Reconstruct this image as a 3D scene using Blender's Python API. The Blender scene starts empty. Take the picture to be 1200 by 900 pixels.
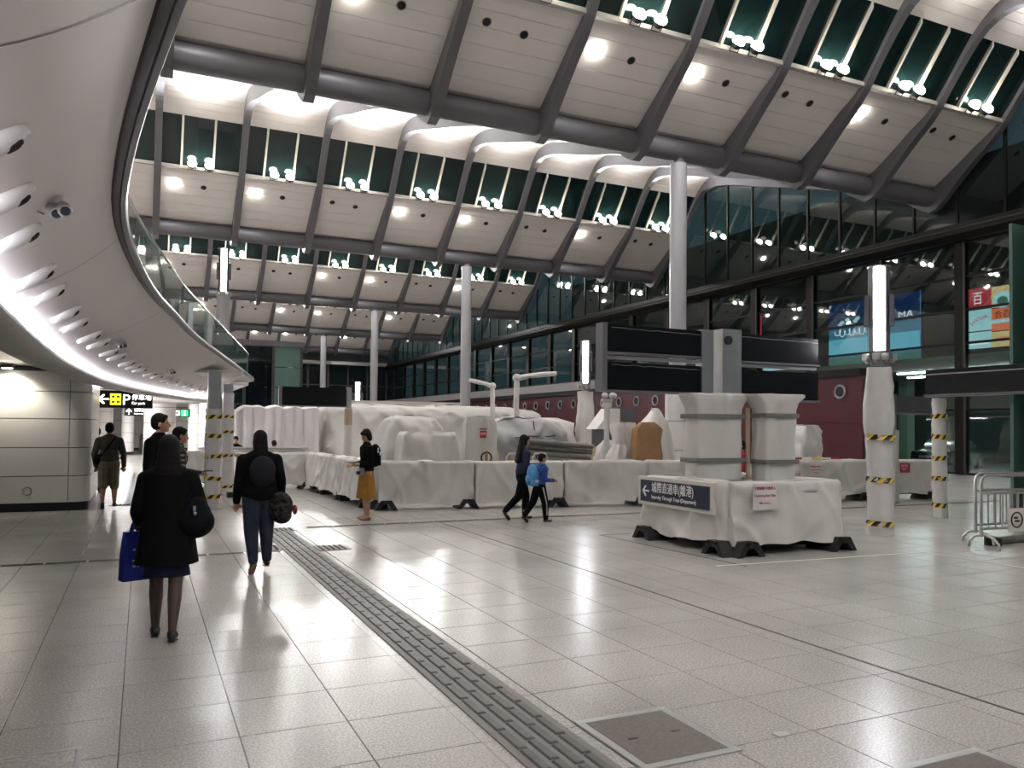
import bpy, bmesh, math, random
from math import sin, cos, pi, radians, atan2, sqrt, hypot
from mathutils import Vector, Matrix, noise

# ---------------------------------------------------------------- camera, world, exposure
SC = bpy.context.scene
COL = SC.collection
FPX = 932.0
YAW, PITCH, ROLL = radians(24.901), radians(1.5), radians(0.55)
CAM_H = 1.72
_F = Vector((sin(YAW)*cos(PITCH), cos(YAW)*cos(PITCH), sin(PITCH)))
_R0 = Vector((cos(YAW), -sin(YAW), 0)); _U0 = _R0.cross(_F)
_R = _R0*cos(ROLL) + _U0*sin(ROLL); _U = _U0*cos(ROLL) - _R0*sin(ROLL)
cam_d = bpy.data.cameras.new('camera'); cam = bpy.data.objects.new('camera', cam_d); COL.objects.link(cam)
cam_d.sensor_width = 36.0; cam_d.lens = FPX/1200*36.0; cam_d.shift_y = 26.8/1200
cam_d.clip_start = 0.05; cam_d.clip_end = 600
cam.matrix_world = Matrix(((_R.x, _U.x, -_F.x, 0), (_R.y, _U.y, -_F.y, 0), (_R.z, _U.z, -_F.z, CAM_H), (0, 0, 0, 1)))
SC.camera = cam
W = bpy.data.worlds.new('night'); SC.world = W; W.use_nodes = True
W.node_tree.nodes['Background'].inputs[0].default_value = (0.012, 0.020, 0.024, 1)
W.node_tree.nodes['Background'].inputs[1].default_value = 1.0
SC.view_settings.view_transform = 'Standard'; SC.view_settings.look = 'None'
SC.view_settings.gamma = 1; SC.view_settings.use_curve_mapping = False
SC.view_settings.exposure = 1.65
try:
    SC.cycles.use_denoising = True
    SC.cycles.max_bounces = 7; SC.cycles.diffuse_bounces = 4; SC.cycles.glossy_bounces = 4
    SC.cycles.transmission_bounces = 4; SC.cycles.transparent_max_bounces = 12
    SC.cycles.sample_clamp_indirect = 6.0; SC.cycles.caustics_reflective = False; SC.cycles.caustics_refractive = False
except Exception:
    pass
FLOOD_W, DOWN_W = 520.0, 290.0       # watts of one floodlight / one downlight

# ---------------------------------------------------------------- materials
def mat(name, col, rough=0.6, metal=0.0, var=0.0, scale=4.0, bump=0.0, bscale=30.0, emit=None, es=0.0, spec=0.5, alpha=1.0, coat=0.0, detail=4.0, bdist=0.0, bdepth=0.02, ridge=False):
    m = bpy.data.materials.new(name); m.use_nodes = True
    nt = m.node_tree; b = nt.nodes['Principled BSDF']
    b.inputs['Base Color'].default_value = (*col, 1); b.inputs['Roughness'].default_value = rough
    b.inputs['Metallic'].default_value = metal; b.inputs['Specular IOR Level'].default_value = spec
    b.inputs['Alpha'].default_value = alpha; b.inputs['Coat Weight'].default_value = coat
    if emit: b.inputs['Emission Color'].default_value = (*emit, 1); b.inputs['Emission Strength'].default_value = es
    if var > 0 or bump > 0:
        tc = nt.nodes.new('ShaderNodeTexCoord')
    if var > 0:
        n = nt.nodes.new('ShaderNodeTexNoise'); n.inputs['Scale'].default_value = scale; n.inputs['Detail'].default_value = detail
        r = nt.nodes.new('ShaderNodeValToRGB')
        r.color_ramp.elements[0].position = 0.3; r.color_ramp.elements[1].position = 0.72
        r.color_ramp.elements[0].color = (*[max(0, c*(1-var)) for c in col], 1)
        r.color_ramp.elements[1].color = (*[min(1, c*(1+var)) for c in col], 1)
        nt.links.new(tc.outputs['Object'], n.inputs['Vector']); nt.links.new(n.outputs['Fac'], r.inputs['Fac'])
        nt.links.new(r.outputs['Color'], b.inputs['Base Color'])
    if bump > 0:
        n2 = nt.nodes.new('ShaderNodeTexNoise'); n2.inputs['Scale'].default_value = bscale; n2.inputs['Detail'].default_value = 3; n2.inputs['Distortion'].default_value = bdist
        if ridge: n2.noise_type = 'RIDGED_MULTIFRACTAL'; n2.inputs['Detail'].default_value = 1.5
        bp = nt.nodes.new('ShaderNodeBump'); bp.inputs['Strength'].default_value = bump; bp.inputs['Distance'].default_value = bdepth
        nt.links.new(tc.outputs['Object'], n2.inputs['Vector']); nt.links.new(n2.outputs['Fac'], bp.inputs['Height'])
        nt.links.new(bp.outputs['Normal'], b.inputs['Normal'])
    return m

def glass_mat(name, tint, thin=0.85, refl=1.0, film=(0.02, 0.05, 0.05), ior=1.5):
    """clear pane: fresnel mirror over a tinted see-through film"""
    m = bpy.data.materials.new(name); m.use_nodes = True; nt = m.node_tree; nt.nodes.clear()
    out = nt.nodes.new('ShaderNodeOutputMaterial')
    tr = nt.nodes.new('ShaderNodeBsdfTransparent'); tr.inputs[0].default_value = (*tint, 1)
    df = nt.nodes.new('ShaderNodeBsdfDiffuse'); df.inputs[0].default_value = (*film, 1)
    gl = nt.nodes.new('ShaderNodeBsdfGlossy'); gl.inputs['Roughness'].default_value = 0.02
    gl.inputs['Color'].default_value = (refl, refl, refl, 1)
    # Schlick reflectance from the facing angle, the same from both sides of the pane
    lw = nt.nodes.new('ShaderNodeLayerWeight'); lw.inputs['Blend'].default_value = 0.5
    f0 = ((ior-1)/(ior+1))**2
    pw = nt.nodes.new('ShaderNodeMath'); pw.operation = 'POWER'; pw.inputs[1].default_value = 5.0
    fr = nt.nodes.new('ShaderNodeMath'); fr.operation = 'MULTIPLY_ADD'; fr.inputs[1].default_value = 1-f0; fr.inputs[2].default_value = f0
    nt.links.new(lw.outputs['Facing'], pw.inputs[0]); nt.links.new(pw.outputs[0], fr.inputs[0])
    m1 = nt.nodes.new('ShaderNodeMixShader'); m1.inputs[0].default_value = thin
    m2 = nt.nodes.new('ShaderNodeMixShader')
    nt.links.new(df.outputs[0], m1.inputs[1]); nt.links.new(tr.outputs[0], m1.inputs[2])
    nt.links.new(fr.outputs[0], m2.inputs[0]); nt.links.new(m1.outputs[0], m2.inputs[1]); nt.links.new(gl.outputs[0], m2.inputs[2])
    nt.links.new(m2.outputs[0], out.inputs[0])
    return m

def emat(name, col, s):
    m = bpy.data.materials.new(name); m.use_nodes = True; nt = m.node_tree; nt.nodes.clear()
    e = nt.nodes.new('ShaderNodeEmission'); e.inputs[0].default_value = (*col, 1); e.inputs[1].default_value = s
    o = nt.nodes.new('ShaderNodeOutputMaterial'); nt.links.new(e.outputs[0], o.inputs[0]); return m

def floor_mat(name, joints):
    """polished pale terrazzo; the far part carries its fine joints in the material"""
    m = bpy.data.materials.new(name); m.use_nodes = True; nt = m.node_tree; b = nt.nodes['Principled BSDF']
    tc = nt.nodes.new('ShaderNodeNewGeometry')
    v = nt.nodes.new('ShaderNodeTexNoise'); v.inputs['Scale'].default_value = 70; v.inputs['Detail'].default_value = 2
    r = nt.nodes.new('ShaderNodeValToRGB'); e = r.color_ramp.elements
    e[0].position = 0.40; e[0].color = (0.375, 0.357, 0.340, 1); e[1].position = 0.62; e[1].color = (0.55, 0.532, 0.515, 1)
    big = nt.nodes.new('ShaderNodeTexNoise'); big.inputs['Scale'].default_value = 0.9; big.inputs['Detail'].default_value = 3
    mx = nt.nodes.new('ShaderNodeMix'); mx.data_type = 'RGBA'; mx.blend_type = 'MULTIPLY'; mx.inputs['Factor'].default_value = 0.35
    nt.links.new(tc.outputs['Position'], v.inputs['Vector']); nt.links.new(tc.outputs['Position'], big.inputs['Vector'])
    nt.links.new(v.outputs['Fac'], r.inputs['Fac']); nt.links.new(r.outputs['Color'], mx.inputs['A']); nt.links.new(big.outputs['Fac'], mx.inputs['B'])
    last = mx.outputs['Result']
    if joints:
        br = nt.nodes.new('ShaderNodeTexBrick'); br.offset = 0.0
        br.inputs['Scale'].default_value = 1.0; br.inputs['Brick Width'].default_value = 0.6; br.inputs['Row Height'].default_value = 0.6
        br.inputs['Mortar Size'].default_value = 0.003; br.inputs['Mortar Smooth'].default_value = 0.0
        br.inputs['Color1'].default_value = br.inputs['Color2'].default_value = (1, 1, 1, 1); br.inputs['Mortar'].default_value = (0.25, 0.24, 0.23, 1)
        mp = nt.nodes.new('ShaderNodeMapping'); mp.inputs['Location'].default_value = (0.08, -0.45, 0)
        nt.links.new(tc.outputs['Position'], mp.inputs['Vector']); nt.links.new(mp.outputs['Vector'], br.inputs['Vector'])
        m2 = nt.nodes.new('ShaderNodeMix'); m2.data_type = 'RGBA'; m2.blend_type = 'MULTIPLY'; m2.inputs['Factor'].default_value = 1
        nt.links.new(last, m2.inputs['A']); nt.links.new(br.outputs['Color'], m2.inputs['B']); last = m2.outputs['Result']
    nt.links.new(last, b.inputs['Base Color'])
    rg = nt.nodes.new('ShaderNodeMapRange'); rg.inputs['To Min'].default_value = 0.19; rg.inputs['To Max'].default_value = 0.28
    nt.links.new(big.outputs['Fac'], rg.inputs['Value']); nt.links.new(rg.outputs['Result'], b.inputs['Roughness'])
    b.inputs['Specular IOR Level'].default_value = 0.20
    return m

K = dict(
    tile=floor_mat('polished_terrazzo', False), floor=floor_mat('polished_terrazzo_far', True),
    black=mat('black_paint', (0.012, 0.012, 0.013), 0.45), rubber=mat('black_rubber', (0.014, 0.014, 0.015), 0.7, bump=0.2),
    tactile=mat('grey_tactile', (0.07, 0.066, 0.062), 0.5, var=0.25, scale=8), tacbase=mat('tactile_plate', (0.15, 0.145, 0.14), 0.6, var=0.1),
    slot=mat('drain_slot', (0.02, 0.02, 0.02), 0.6), steel=mat('brushed_steel', (0.52, 0.51, 0.49), 0.32, 0.9, var=0.08, scale=3),
    hatch=mat('hatch_fill', (0.13, 0.115, 0.105), 0.75, var=0.2, scale=60, bump=0.2, bscale=200), hatchf=mat('hatch_rim', (0.36, 0.37, 0.37), 0.4, 0.6),
    steelgrey=mat('grey_painted_steel', (0.115, 0.113, 0.126), 0.42, var=0.06, scale=0.8), plank=mat('roof_plank', (0.78, 0.735, 0.70), 0.55, var=0.04, scale=0.7),
    soffit=mat('roof_soffit', (0.74, 0.72, 0.69), 0.38, var=0.04, scale=0.7), darkback=mat('dark_backing', (0.03, 0.03, 0.03), 0.9),
    skyglass=glass_mat('night_skylight_glass', (0.05, 0.10, 0.10), 0.55, 1.0, (0.013, 0.036, 0.037)),
    bar=mat('pale_mullion', (0.80, 0.76, 0.68), 0.4), ledge=mat('ledge_grey', (0.42, 0.41, 0.38), 0.5),
    lens=emat('flood_lens', (1.0, 0.93, 0.80), 16), dlens=emat('down_lens', (1.0, 0.94, 0.84), 16), lamptube=emat('white_tube', (0.93, 0.92, 1.0), 14),
    housing=mat('lamp_housing', (0.25, 0.25, 0.25), 0.4, 0.6), hole=mat('dark_hole', (0.01, 0.01, 0.01), 0.8),
    soffit2=mat('white_bowl_soffit', (0.80, 0.745, 0.73), 0.5, var=0.03, scale=0.5), fascia=mat('dark_fascia', (0.10, 0.098, 0.105), 0.38, var=0.08, scale=1),
    cove=emat('cove_light', (0.92, 0.90, 1.0), 12), lip=mat('ivory_lip', (0.48, 0.47, 0.43), 0.5), slat=mat('ceiling_slat', (0.40, 0.39, 0.355), 0.4, 0.2),
    rail=mat('polished_rail', (0.6, 0.6, 0.6), 0.2, 1.0), balglass=glass_mat('green_balustrade_glass', (0.66, 0.78, 0.74), 0.74, 1.0, (0.30, 0.42, 0.38), 1.9),
    wallw=mat('white_enamel_panel', (0.74, 0.715, 0.69), 0.28, var=0.02, scale=0.6), wgap=mat('panel_joint', (0.10, 0.10, 0.095), 0.8),
    sheet=mat('white_plastic_sheet', (0.60, 0.585, 0.56), 0.55, var=0.05, scale=1.5, bump=1.0, bscale=1.1, bdist=.5, bdepth=.05, ridge=True), sheet2=mat('lilac_white_sheet', (0.66, 0.64, 0.64), 0.5, var=0.05, scale=1.2, bump=1.0, bscale=1.2, bdist=.5, bdepth=.05, ridge=True),
    sheetg=mat('grey_plastic_sheet', (0.36, 0.36, 0.365), 0.5, var=0.08, scale=1.2, bump=1.0, bscale=1.1, bdist=.5, bdepth=.05, ridge=True), ducttape=mat('grey_tape', (0.17, 0.17, 0.165), 0.5),
    clearplastic=mat('plastic_wrap', (0.62, 0.61, 0.60), 0.25, var=0.05, scale=5, bump=1.0, bscale=3, bdist=.4, bdepth=.03, ridge=True),
    yellow=mat('hazard_yellow', (0.72, 0.50, 0.04), 0.5), hblack=mat('hazard_black', (0.015, 0.013, 0.012), 0.5),
    signblack=mat('sign_black', (0.006, 0.006, 0.007), 0.25, bump=0.12, bscale=6, spec=.3), navy=mat('sign_navy', (0.012, 0.018, 0.045), 0.4),
    white=mat('white_ink', (0.85, 0.85, 0.84), 0.6), offwhite=mat('off_white_board', (0.62, 0.60, 0.54), 0.6), redink=mat('red_ink', (0.50, 0.02, 0.05), 0.6), paper=mat('paper', (0.62, 0.60, 0.60), 0.7),
    redsign=mat('red_notice', (0.42, 0.03, 0.05), 0.5), signglow=emat('sign_white_glow', (1.0, 0.97, 0.88), 1.6), signyellow=emat('sign_yellow_glow', (1.0, 0.72, 0.02), 1.0), signgreen=emat('sign_green_glow', (0.03, 0.75, 0.18), 1.2),
    maroon=mat('maroon_enamel', (0.085, 0.011, 0.022), 0.35, var=0.08, scale=0.4), greyband=mat('grey_band', (0.30, 0.30, 0.31), 0.5),
    frame=mat('dark_window_frame', (0.010, 0.0095, 0.009), 0.5, spec=.2), framel=mat('frame_edge', (0.06, 0.057, 0.05), 0.45, spec=.3), wallglass=glass_mat('night_wall_glass', (0.72, 0.80, 0.78), 0.90, 1.0, (0.02, 0.045, 0.042), 1.6),
    farglass=glass_mat('end_wall_glass', (0.35, 0.38, 0.40), 0.6, 1.0, (0.012, 0.013, 0.016), 1.35), tealglass=mat('teal_screen', (0.09, 0.17, 0.15), 0.3, var=0.1, scale=0.6),
    greenglass=glass_mat('green_door_glass', (0.45, 0.62, 0.55), 0.55, 1.0, (0.05, 0.13, 0.105), 1.5),
    brown=mat('kraft_paper', (0.33, 0.19, 0.095), 0.8, var=0.1, scale=5, bump=0.4, bscale=20), wood=mat('pale_wood', (0.42, 0.32, 0.22), 0.7, var=0.1, scale=6),
    pipe=mat('grey_pipe', (0.16, 0.155, 0.14), 0.5, 0.2, var=0.15, scale=5), column=mat('pale_grey_column', (0.34, 0.34, 0.36), 0.4),
    garagew=mat('garage_green', (0.16, 0.24, 0.19), 0.7), garagec=mat('garage_ceiling', (0.20, 0.30, 0.23), 0.7), asphalt=mat('garage_floor', (0.05, 0.05, 0.05), 0.6),
    carred=mat('dark_red_car', (0.10, 0.008, 0.012), 0.25, coat=0.5), carblk=mat('black_car', (0.012, 0.012, 0.014), 0.2, coat=0.6), carglass=mat('car_glass', (0.02, 0.025, 0.03), 0.06), tyre=mat('tyre', (0.02, 0.02, 0.02), 0.85),
    adblue=emat('ad_blue', (0.04, 0.15, 0.24), 0.42), adcyan=emat('ad_cyan', (0.12, 0.42, 0.58), 0.42), adnavy=emat('ad_navy', (0.006, 0.022, 0.08), 0.4), adgreen=emat('ad_green', (0.02, 0.12, 0.09), 0.4),
    adred=emat('ad_red', (0.50, 0.04, 0.06), 0.35), adorange=emat('ad_orange', (0.75, 0.17, 0.08), 0.40), adcream=emat('ad_cream', (0.72, 0.52, 0.24), 0.36), adpale=emat('ad_pale_blue', (0.40, 0.68, 0.74), 0.38), adwhite=emat('ad_white', (0.85, 0.9, 0.95), 0.42),
)

# ---------------------------------------------------------------- helpers
class MB:
    """collects shapes and links them as ONE mesh object"""
    def __init__(s): s.v = []; s.f = []; s.mi = []; s.cur = 0
    def add(s, vs, fs):
        n = len(s.v); s.v += [tuple(v) for v in vs]; s.f += [tuple(i+n for i in f) for f in fs]; s.mi += [s.cur]*len(fs); return s
    def box(s, c, d, rz=0, rx=0, ry=0):
        hx, hy, hz = d[0]/2, d[1]/2, d[2]/2; c = Vector(c)
        M = Matrix.Rotation(rz, 3, 'Z') @ Matrix.Rotation(ry, 3, 'Y') @ Matrix.Rotation(rx, 3, 'X')
        vs = [c + M @ Vector((x*hx, y*hy, z*hz)) for z in (-1, 1) for (x, y) in ((-1, -1), (1, -1), (1, 1), (-1, 1))]
        return s.add(vs, [(3, 2, 1, 0), (4, 5, 6, 7), (0, 1, 5, 4), (1, 2, 6, 5), (2, 3, 7, 6), (3, 0, 4, 7)])
    def bx(s, x0, x1, y0, y1, z0, z1): return s.box(((x0+x1)/2, (y0+y1)/2, (z0+z1)/2), (abs(x1-x0), abs(y1-y0), abs(z1-z0)))
    def cham(s, c, d, b=0.01, rz=0):
        """box with a chamfered top edge"""
        hx, hy, hz = d[0]/2, d[1]/2, d[2]/2; c = Vector(c); M = Matrix.Rotation(rz, 3, 'Z'); vs = []
        for (k, z) in ((0, -hz), (0, hz-b), (b, hz)):
            for (x, y) in ((-1, -1), (1, -1), (1, 1), (-1, 1)): vs.append(c + M @ Vector((x*(hx-k), y*(hy-k), z)))
        fs = [(3, 2, 1, 0), (8, 9, 10, 11)]
        for l in (0, 4):
            for i in range(4): j = (i+1) % 4; fs.append((l+i, l+j, l+4+j, l+4+i))
        return s.add(vs, fs)
    def tube(s, pts, r, n=8, caps=True, closed=False):
        pts = [Vector(p) for p in pts]; rr = r if isinstance(r, (list, tuple)) else [r]*len(pts); rings = []; prev = None
        for i, p in enumerate(pts):
            a = pts[i-1] if i else (pts[-1] if closed else p); b = pts[i+1] if i < len(pts)-1 else (pts[0] if closed else p)
            t = (b-a); t = t.normalized() if t.length > 1e-9 else Vector((0, 0, 1))
            if prev is None:
                u = t.orthogonal().normalized() if abs(t.z) > .95 else Vector((0, 0, 1)).cross(t).normalized()
            else:
                u = prev - t*prev.dot(t); u = u.normalized() if u.length > 1e-6 else t.orthogonal().normalized()
            prev = u; w = t.cross(u)
            rings.append([p + (u*cos(2*pi*k/n) + w*sin(2*pi*k/n))*rr[i] for k in range(n)])
        return s.loft(rings, caps and not closed, closed)
    def loft(s, rings, caps=True, wrap=False, ring_closed=True):
        n = len(rings[0]); vs = [v for r in rings for v in r]; fs = []; L = len(rings)
        for i in range(L if wrap else L-1):
            a = i*n; b = ((i+1) % L)*n
            for k in range(n if ring_closed else n-1):
                j = (k+1) % n; fs.append((a+k, a+j, b+j, b+k))
        if caps and ring_closed: fs.append(tuple(range(n-1, -1, -1))); fs.append(tuple((L-1)*n+k for k in range(n)))
        return s.add(vs, fs)
    def cyl(s, c, r, h, n=16, axis='Z', r2=None):
        c = Vector(c); d = {'X': Vector((1, 0, 0)), 'Y': Vector((0, 1, 0)), 'Z': Vector((0, 0, 1))}[axis]
        return s.tube([c, c+d*h], [r, r if r2 is None else r2], n)
    def sph(s, c, r, n=10, m=7, M=None):
        r = r if isinstance(r, (list, tuple)) else (r, r, r); c = Vector(c); vs = []; M = M or Matrix.Identity(3)
        rings = []
        for i in range(1, m):
            t = pi*i/m; rings.append([c + M @ Vector((r[0]*sin(t)*cos(2*pi*k/n), r[1]*sin(t)*sin(2*pi*k/n), -r[2]*cos(t))) for k in range(n)])
        b = len(s.v); s.loft(rings, False)
        lo = c + M @ Vector((0, 0, -r[2])); hi = c + M @ Vector((0, 0, r[2])); L = (m-2)*n
        base = [v for v in rings[0]] + [lo]; s.add(base, [(k, n, (k+1) % n)[::-1] and ((k+1) % n, k, n) for k in range(n)])
        base = [v for v in rings[-1]] + [hi]; s.add(base, [(k, (k+1) % n, n) for k in range(n)])
        return s
    def prism(s, poly, axis, a, b):
        """extrude a 2D outline: axis X -> (y,z), Y -> (x,z), Z -> (x,y)"""
        f = {'X': lambda p, t: (t, p[0], p[1]), 'Y': lambda p, t: (p[0], t, p[1]), 'Z': lambda p, t: (p[0], p[1], t)}[axis]
        n = len(poly); vs = [f(p, a) for p in poly] + [f(p, b) for p in poly]
        fs = [tuple(range(n-1, -1, -1)), tuple(range(n, 2*n))] + [(i, (i+1) % n, n+(i+1) % n, n+i) for i in range(n)]
        return s.add(vs, fs)
    def mesh(s, name):
        me = bpy.data.meshes.new(name); me.from_pydata(s.v, [], s.f); me.update()
        if any(s.mi): me.polygons.foreach_set('material_index', s.mi)
        bm = bmesh.new(); bm.from_mesh(me); bmesh.ops.recalc_face_normals(bm, faces=bm.faces); bm.to_mesh(me); bm.free()
        return me
    def build(s, name, m, parent=None, loc=None, rz=0, smooth=False, weld=False):
        me = s.mesh(name)
        if weld:
            bm = bmesh.new(); bm.from_mesh(me); bmesh.ops.remove_doubles(bm, verts=bm.verts, dist=1e-4); bm.to_mesh(me); bm.free()
        for x in (m if isinstance(m, (list, tuple)) else [m]): me.materials.append(x)
        if smooth:
            me.polygons.foreach_set('use_smooth', [True]*len(me.polygons))
            try: me.set_sharp_from_angle(angle=radians(smooth if smooth is not True else 40))
            except Exception: pass
        return inst(name, me, parent, loc, rz)

def inst(name, me, parent=None, loc=None, rz=0):
    o = bpy.data.objects.new(name, me); COL.objects.link(o)
    if parent is not None: o.parent = parent
    if loc is not None: o.location = loc
    if rz: o.rotation_euler = (0, 0, rz)
    return o
def tag(o, label, cat, group=None, kind=None):
    o['label'] = label; o['category'] = cat
    if group: o['group'] = group
    if kind: o['kind'] = kind
    return o
def thing(name, label, cat, loc=(0, 0, 0), rz=0, group=None, kind=None):
    o = bpy.data.objects.new(name, None); COL.objects.link(o); o.location = loc; o.rotation_euler = (0, 0, rz); o.empty_display_size = 0.1
    return tag(o, label, cat, group, kind)
def light(kind, loc, w, col=(1, 1, 1), aim=None, parent=None, **kw):
    d = bpy.data.lights.new('lamp_light', kind); d.energy = w; d.color = col
    for k, v in kw.items(): setattr(d, k, v)
    o = bpy.data.objects.new('lamp_light', d); COL.objects.link(o); o.location = loc
    if aim is not None: o.rotation_euler = (Vector(aim)).to_track_quat('-Z', 'Y').to_euler()
    if parent is not None: o.parent = parent
    return o
def text(body, size, m, parent, loc, rot=(pi/2, 0, 0), width=None, name='lettering', align='LEFT', depth=0.002, sx=1.0):
    c = bpy.data.curves.new(name, 'FONT'); c.body = body; c.size = size; c.align_x = align; c.extrude = depth; c.resolution_u = 3
    t = bpy.data.objects.new('tmp', c); COL.objects.link(t)
    dg = bpy.context.evaluated_depsgraph_get(); me = bpy.data.meshes.new_from_object(t.evaluated_get(dg))
    bpy.data.objects.remove(t); bpy.data.curves.remove(c)
    if width and len(me.vertices):
        xs = [v.co.x for v in me.vertices]; k = width/max(1e-6, max(xs)-min(xs))
        for v in me.vertices: v.co.x *= k
    me.materials.clear(); me.materials.append(m); me.name = name
    o = inst(name, me, parent, loc); o.rotation_euler = rot; return o
def lerp(a, b, t): return a + (b-a)*t
def curve1(pts, x):
    """smooth (Catmull-Rom in value) interpolation of a table"""
    if x <= pts[0][0]: return pts[0][1]
    if x >= pts[-1][0]: return pts[-1][1]
    for i in range(len(pts)-1):
        if pts[i][0] <= x <= pts[i+1][0]:
            (x0, y0), (x1, y1) = pts[i], pts[i+1]; h = x1-x0; t = (x-x0)/h
            d0 = (y1-pts[i-1][1])/(x1-pts[i-1][0]) if i > 0 else (y1-y0)/h
            d1 = (pts[i+2][1]-y0)/(pts[i+2][0]-x0) if i < len(pts)-2 else (y1-y0)/h
            return (2*t**3-3*t*t+1)*y0 + (t**3-2*t*t+t)*h*d0 + (-2*t**3+3*t*t)*y1 + (t**3-t*t)*h*d1
def sheet(prof, n=40, wr=0.03, seed=0, p=6.0, fx=3.0, fz=1.5, top=True, sag=0.0, pleat=0.0, pf=5.0):
    """a wrapped / draped sheet: rings of (z, half x, half y[, cx, cy]) as rounded rectangles with folds"""
    m = MB(); rings = []
    zs = [q[0] for q in prof]
    for q in prof:
        z, hx, hy = q[:3]; cx, cy = (q[3], q[4]) if len(q) > 4 else (0, 0); ring = []
        for k in range(n):
            # equal steps along the rectangle outline
            per = 2*(hx+hy)*2; d = (k+.5)/n*per
            if d < 2*hx: x, y = -hx+d, -hy
            elif d < 2*hx+2*hy: x, y = hx, -hy+(d-2*hx)
            elif d < 4*hx+2*hy: x, y = hx-(d-2*hx-2*hy), hy
            else: x, y = -hx, hy-(d-4*hx-2*hy)
            if p < 20:
                a = (abs(x/hx)**p + abs(y/hy)**p)**(1/p); x, y = x/a, y/a
            nr = Vector((x/hx, y/hy, 0)); nr = Vector((x/(hx*hx), y/(hy*hy), 0)).normalized()
            w = noise.noise(Vector((x*fx+seed*7.3, y*fx+seed*3.1, z*fz))) + .5*noise.noise(Vector((x*fx*2.3+seed, y*fx*2.3, z*fz*1.4+5)))
            cr = max(0.0, 1-5*abs(noise.noise(Vector((x*fx*1.1+z*.9+seed*5, y*fx*1.1-z*.5, z*fz*.9+seed))))) + .7*max(0.0, 1-5*abs(noise.noise(Vector((x*fx*.7-z*1.2+seed*3, y*fx*.7+seed, z*fz*.7+20)))))
            w2 = abs(noise.noise(Vector((x*fx*.8+z*1.3+seed*2, y*fx*.8, z*fz*.5+9))))
            o = wr*(w*.8 - w2*.7 + cr*.8)
            if pleat:
                hq = 1-(z-zs[0])/max(1e-6, zs[-1]-zs[0]); ph = 2.2*noise.noise(Vector((x*.9+seed, y*.9, z*.25+seed)))
                o += pleat*(.25+.75*hq)*(abs(sin(d*pf*.5+ph*1.5))**.6-.6)
            zz = z + (sag*noise.noise(Vector((x*2+seed, y*2, 3))) if z == zs[0] else 0)
            ring.append(Vector((cx+x+nr.x*o, cy+y+nr.y*o, zz + (wr*.4*w if z == zs[-1] else 0))))
        rings.append(ring)
    m.loft(rings, False)
    if top:
        last = rings[-1]; c = sum(last, Vector())/len(last); prev = last; base = []
        r2 = [[c + (v-c)*t + Vector((0, 0, wr*.5*noise.noise(v*3))) for v in last] for t in (1.0, .8, .4, .08)]
        m.loft(r2, False); k = len(m.v)-n; m.f.append(tuple(range(k, k+n))); m.mi.append(0)
    return m
def zsteps(z0, z1, k): return [lerp(z0, z1, i/k) for i in range(k+1)]
ORD = ['first', 'second', 'third', 'fourth', 'fifth', 'sixth', 'seventh', 'eighth', 'ninth', 'tenth', 'eleventh', 'twelfth']
ORDX = ORD + ['thirteenth', 'fourteenth', 'fifteenth', 'sixteenth', 'seventeenth', 'eighteenth', 'nineteenth', 'twentieth', 'twenty-first', 'twenty-second', 'twenty-third', 'twenty-fourth']
# ================================================================ FLOOR
X_JOINT, Y_JOINT, TILE = -0.08, 4.05, 0.6
floor = thing('floor', 'pale polished terrazzo floor tiles across the whole station hall', 'floor', kind='structure')
m = MB(); m.bx(-26, 29.9, -18, 104, -0.25, -0.004); m.build('far_paving', K['floor'], floor)['kind'] = 'stuff'
tm = MB(); tm.cham((0, 0, -0.0045), (TILE-0.007, TILE-0.007, 0.009), 0.0015); tile_me = tm.mesh('floor_tile'); tile_me.materials.append(K['tile'])
cands = []
for i in range(-6, 26):
    for j in range(-4, 16):
        x, y = X_JOINT+(i+.5)*TILE, Y_JOINT+(j+.5)*TILE
        v = Vector((x, y, -CAM_H)); d = v.dot(_F)
        if d < 2.2: continue
        if 1.8 < x < 2.25 or (2.3 < x < 3.0 and 3.3 < y < 4.1): continue
        px = 600+FPX*v.dot(_R)/d; py = 476.8-FPX*v.dot(_U)/d
        if -90 < px < 1290 and py < 985: cands.append((d, x, y))
cands.sort()
for d, x, y in cands[:300]: inst('floor_tile', tile_me, floor, (x, y, 0))

def drain(label, x0, x1, y, seg=0.46, w=0.085):
    t = thing('drain_channel', label, 'drain', ((x0+x1)/2, y, 0)); L = x1-x0
    m = MB(); m.bx(-L/2, L/2, -w/2-.012, w/2+.012, -0.003, 0.0035); m.build('channel_frame', K['steel'], t)
    n = max(1, round(L/seg)); g = MB(); sl = L/n
    g.cham((0, 0, 0.003), (sl-.03, w, 0.008), 0.002); me = g.mesh('grate'); me.materials.append(K['slot'])
    for k in range(n): inst('grate', me, t, (-L/2+(k+.5)*sl, 0, 0.001))
drain('black slotted drain crossing the floor behind the woman with blue bag', -9.0, 1.75, 11.27)
drain('long thin dark drain in front of the sheeted barrier row', 2.55, 13.0, 13.72)
drain('short dark drain ahead of the sheeted barrier with red notice', 13.3, 19.5, 12.98)

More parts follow.
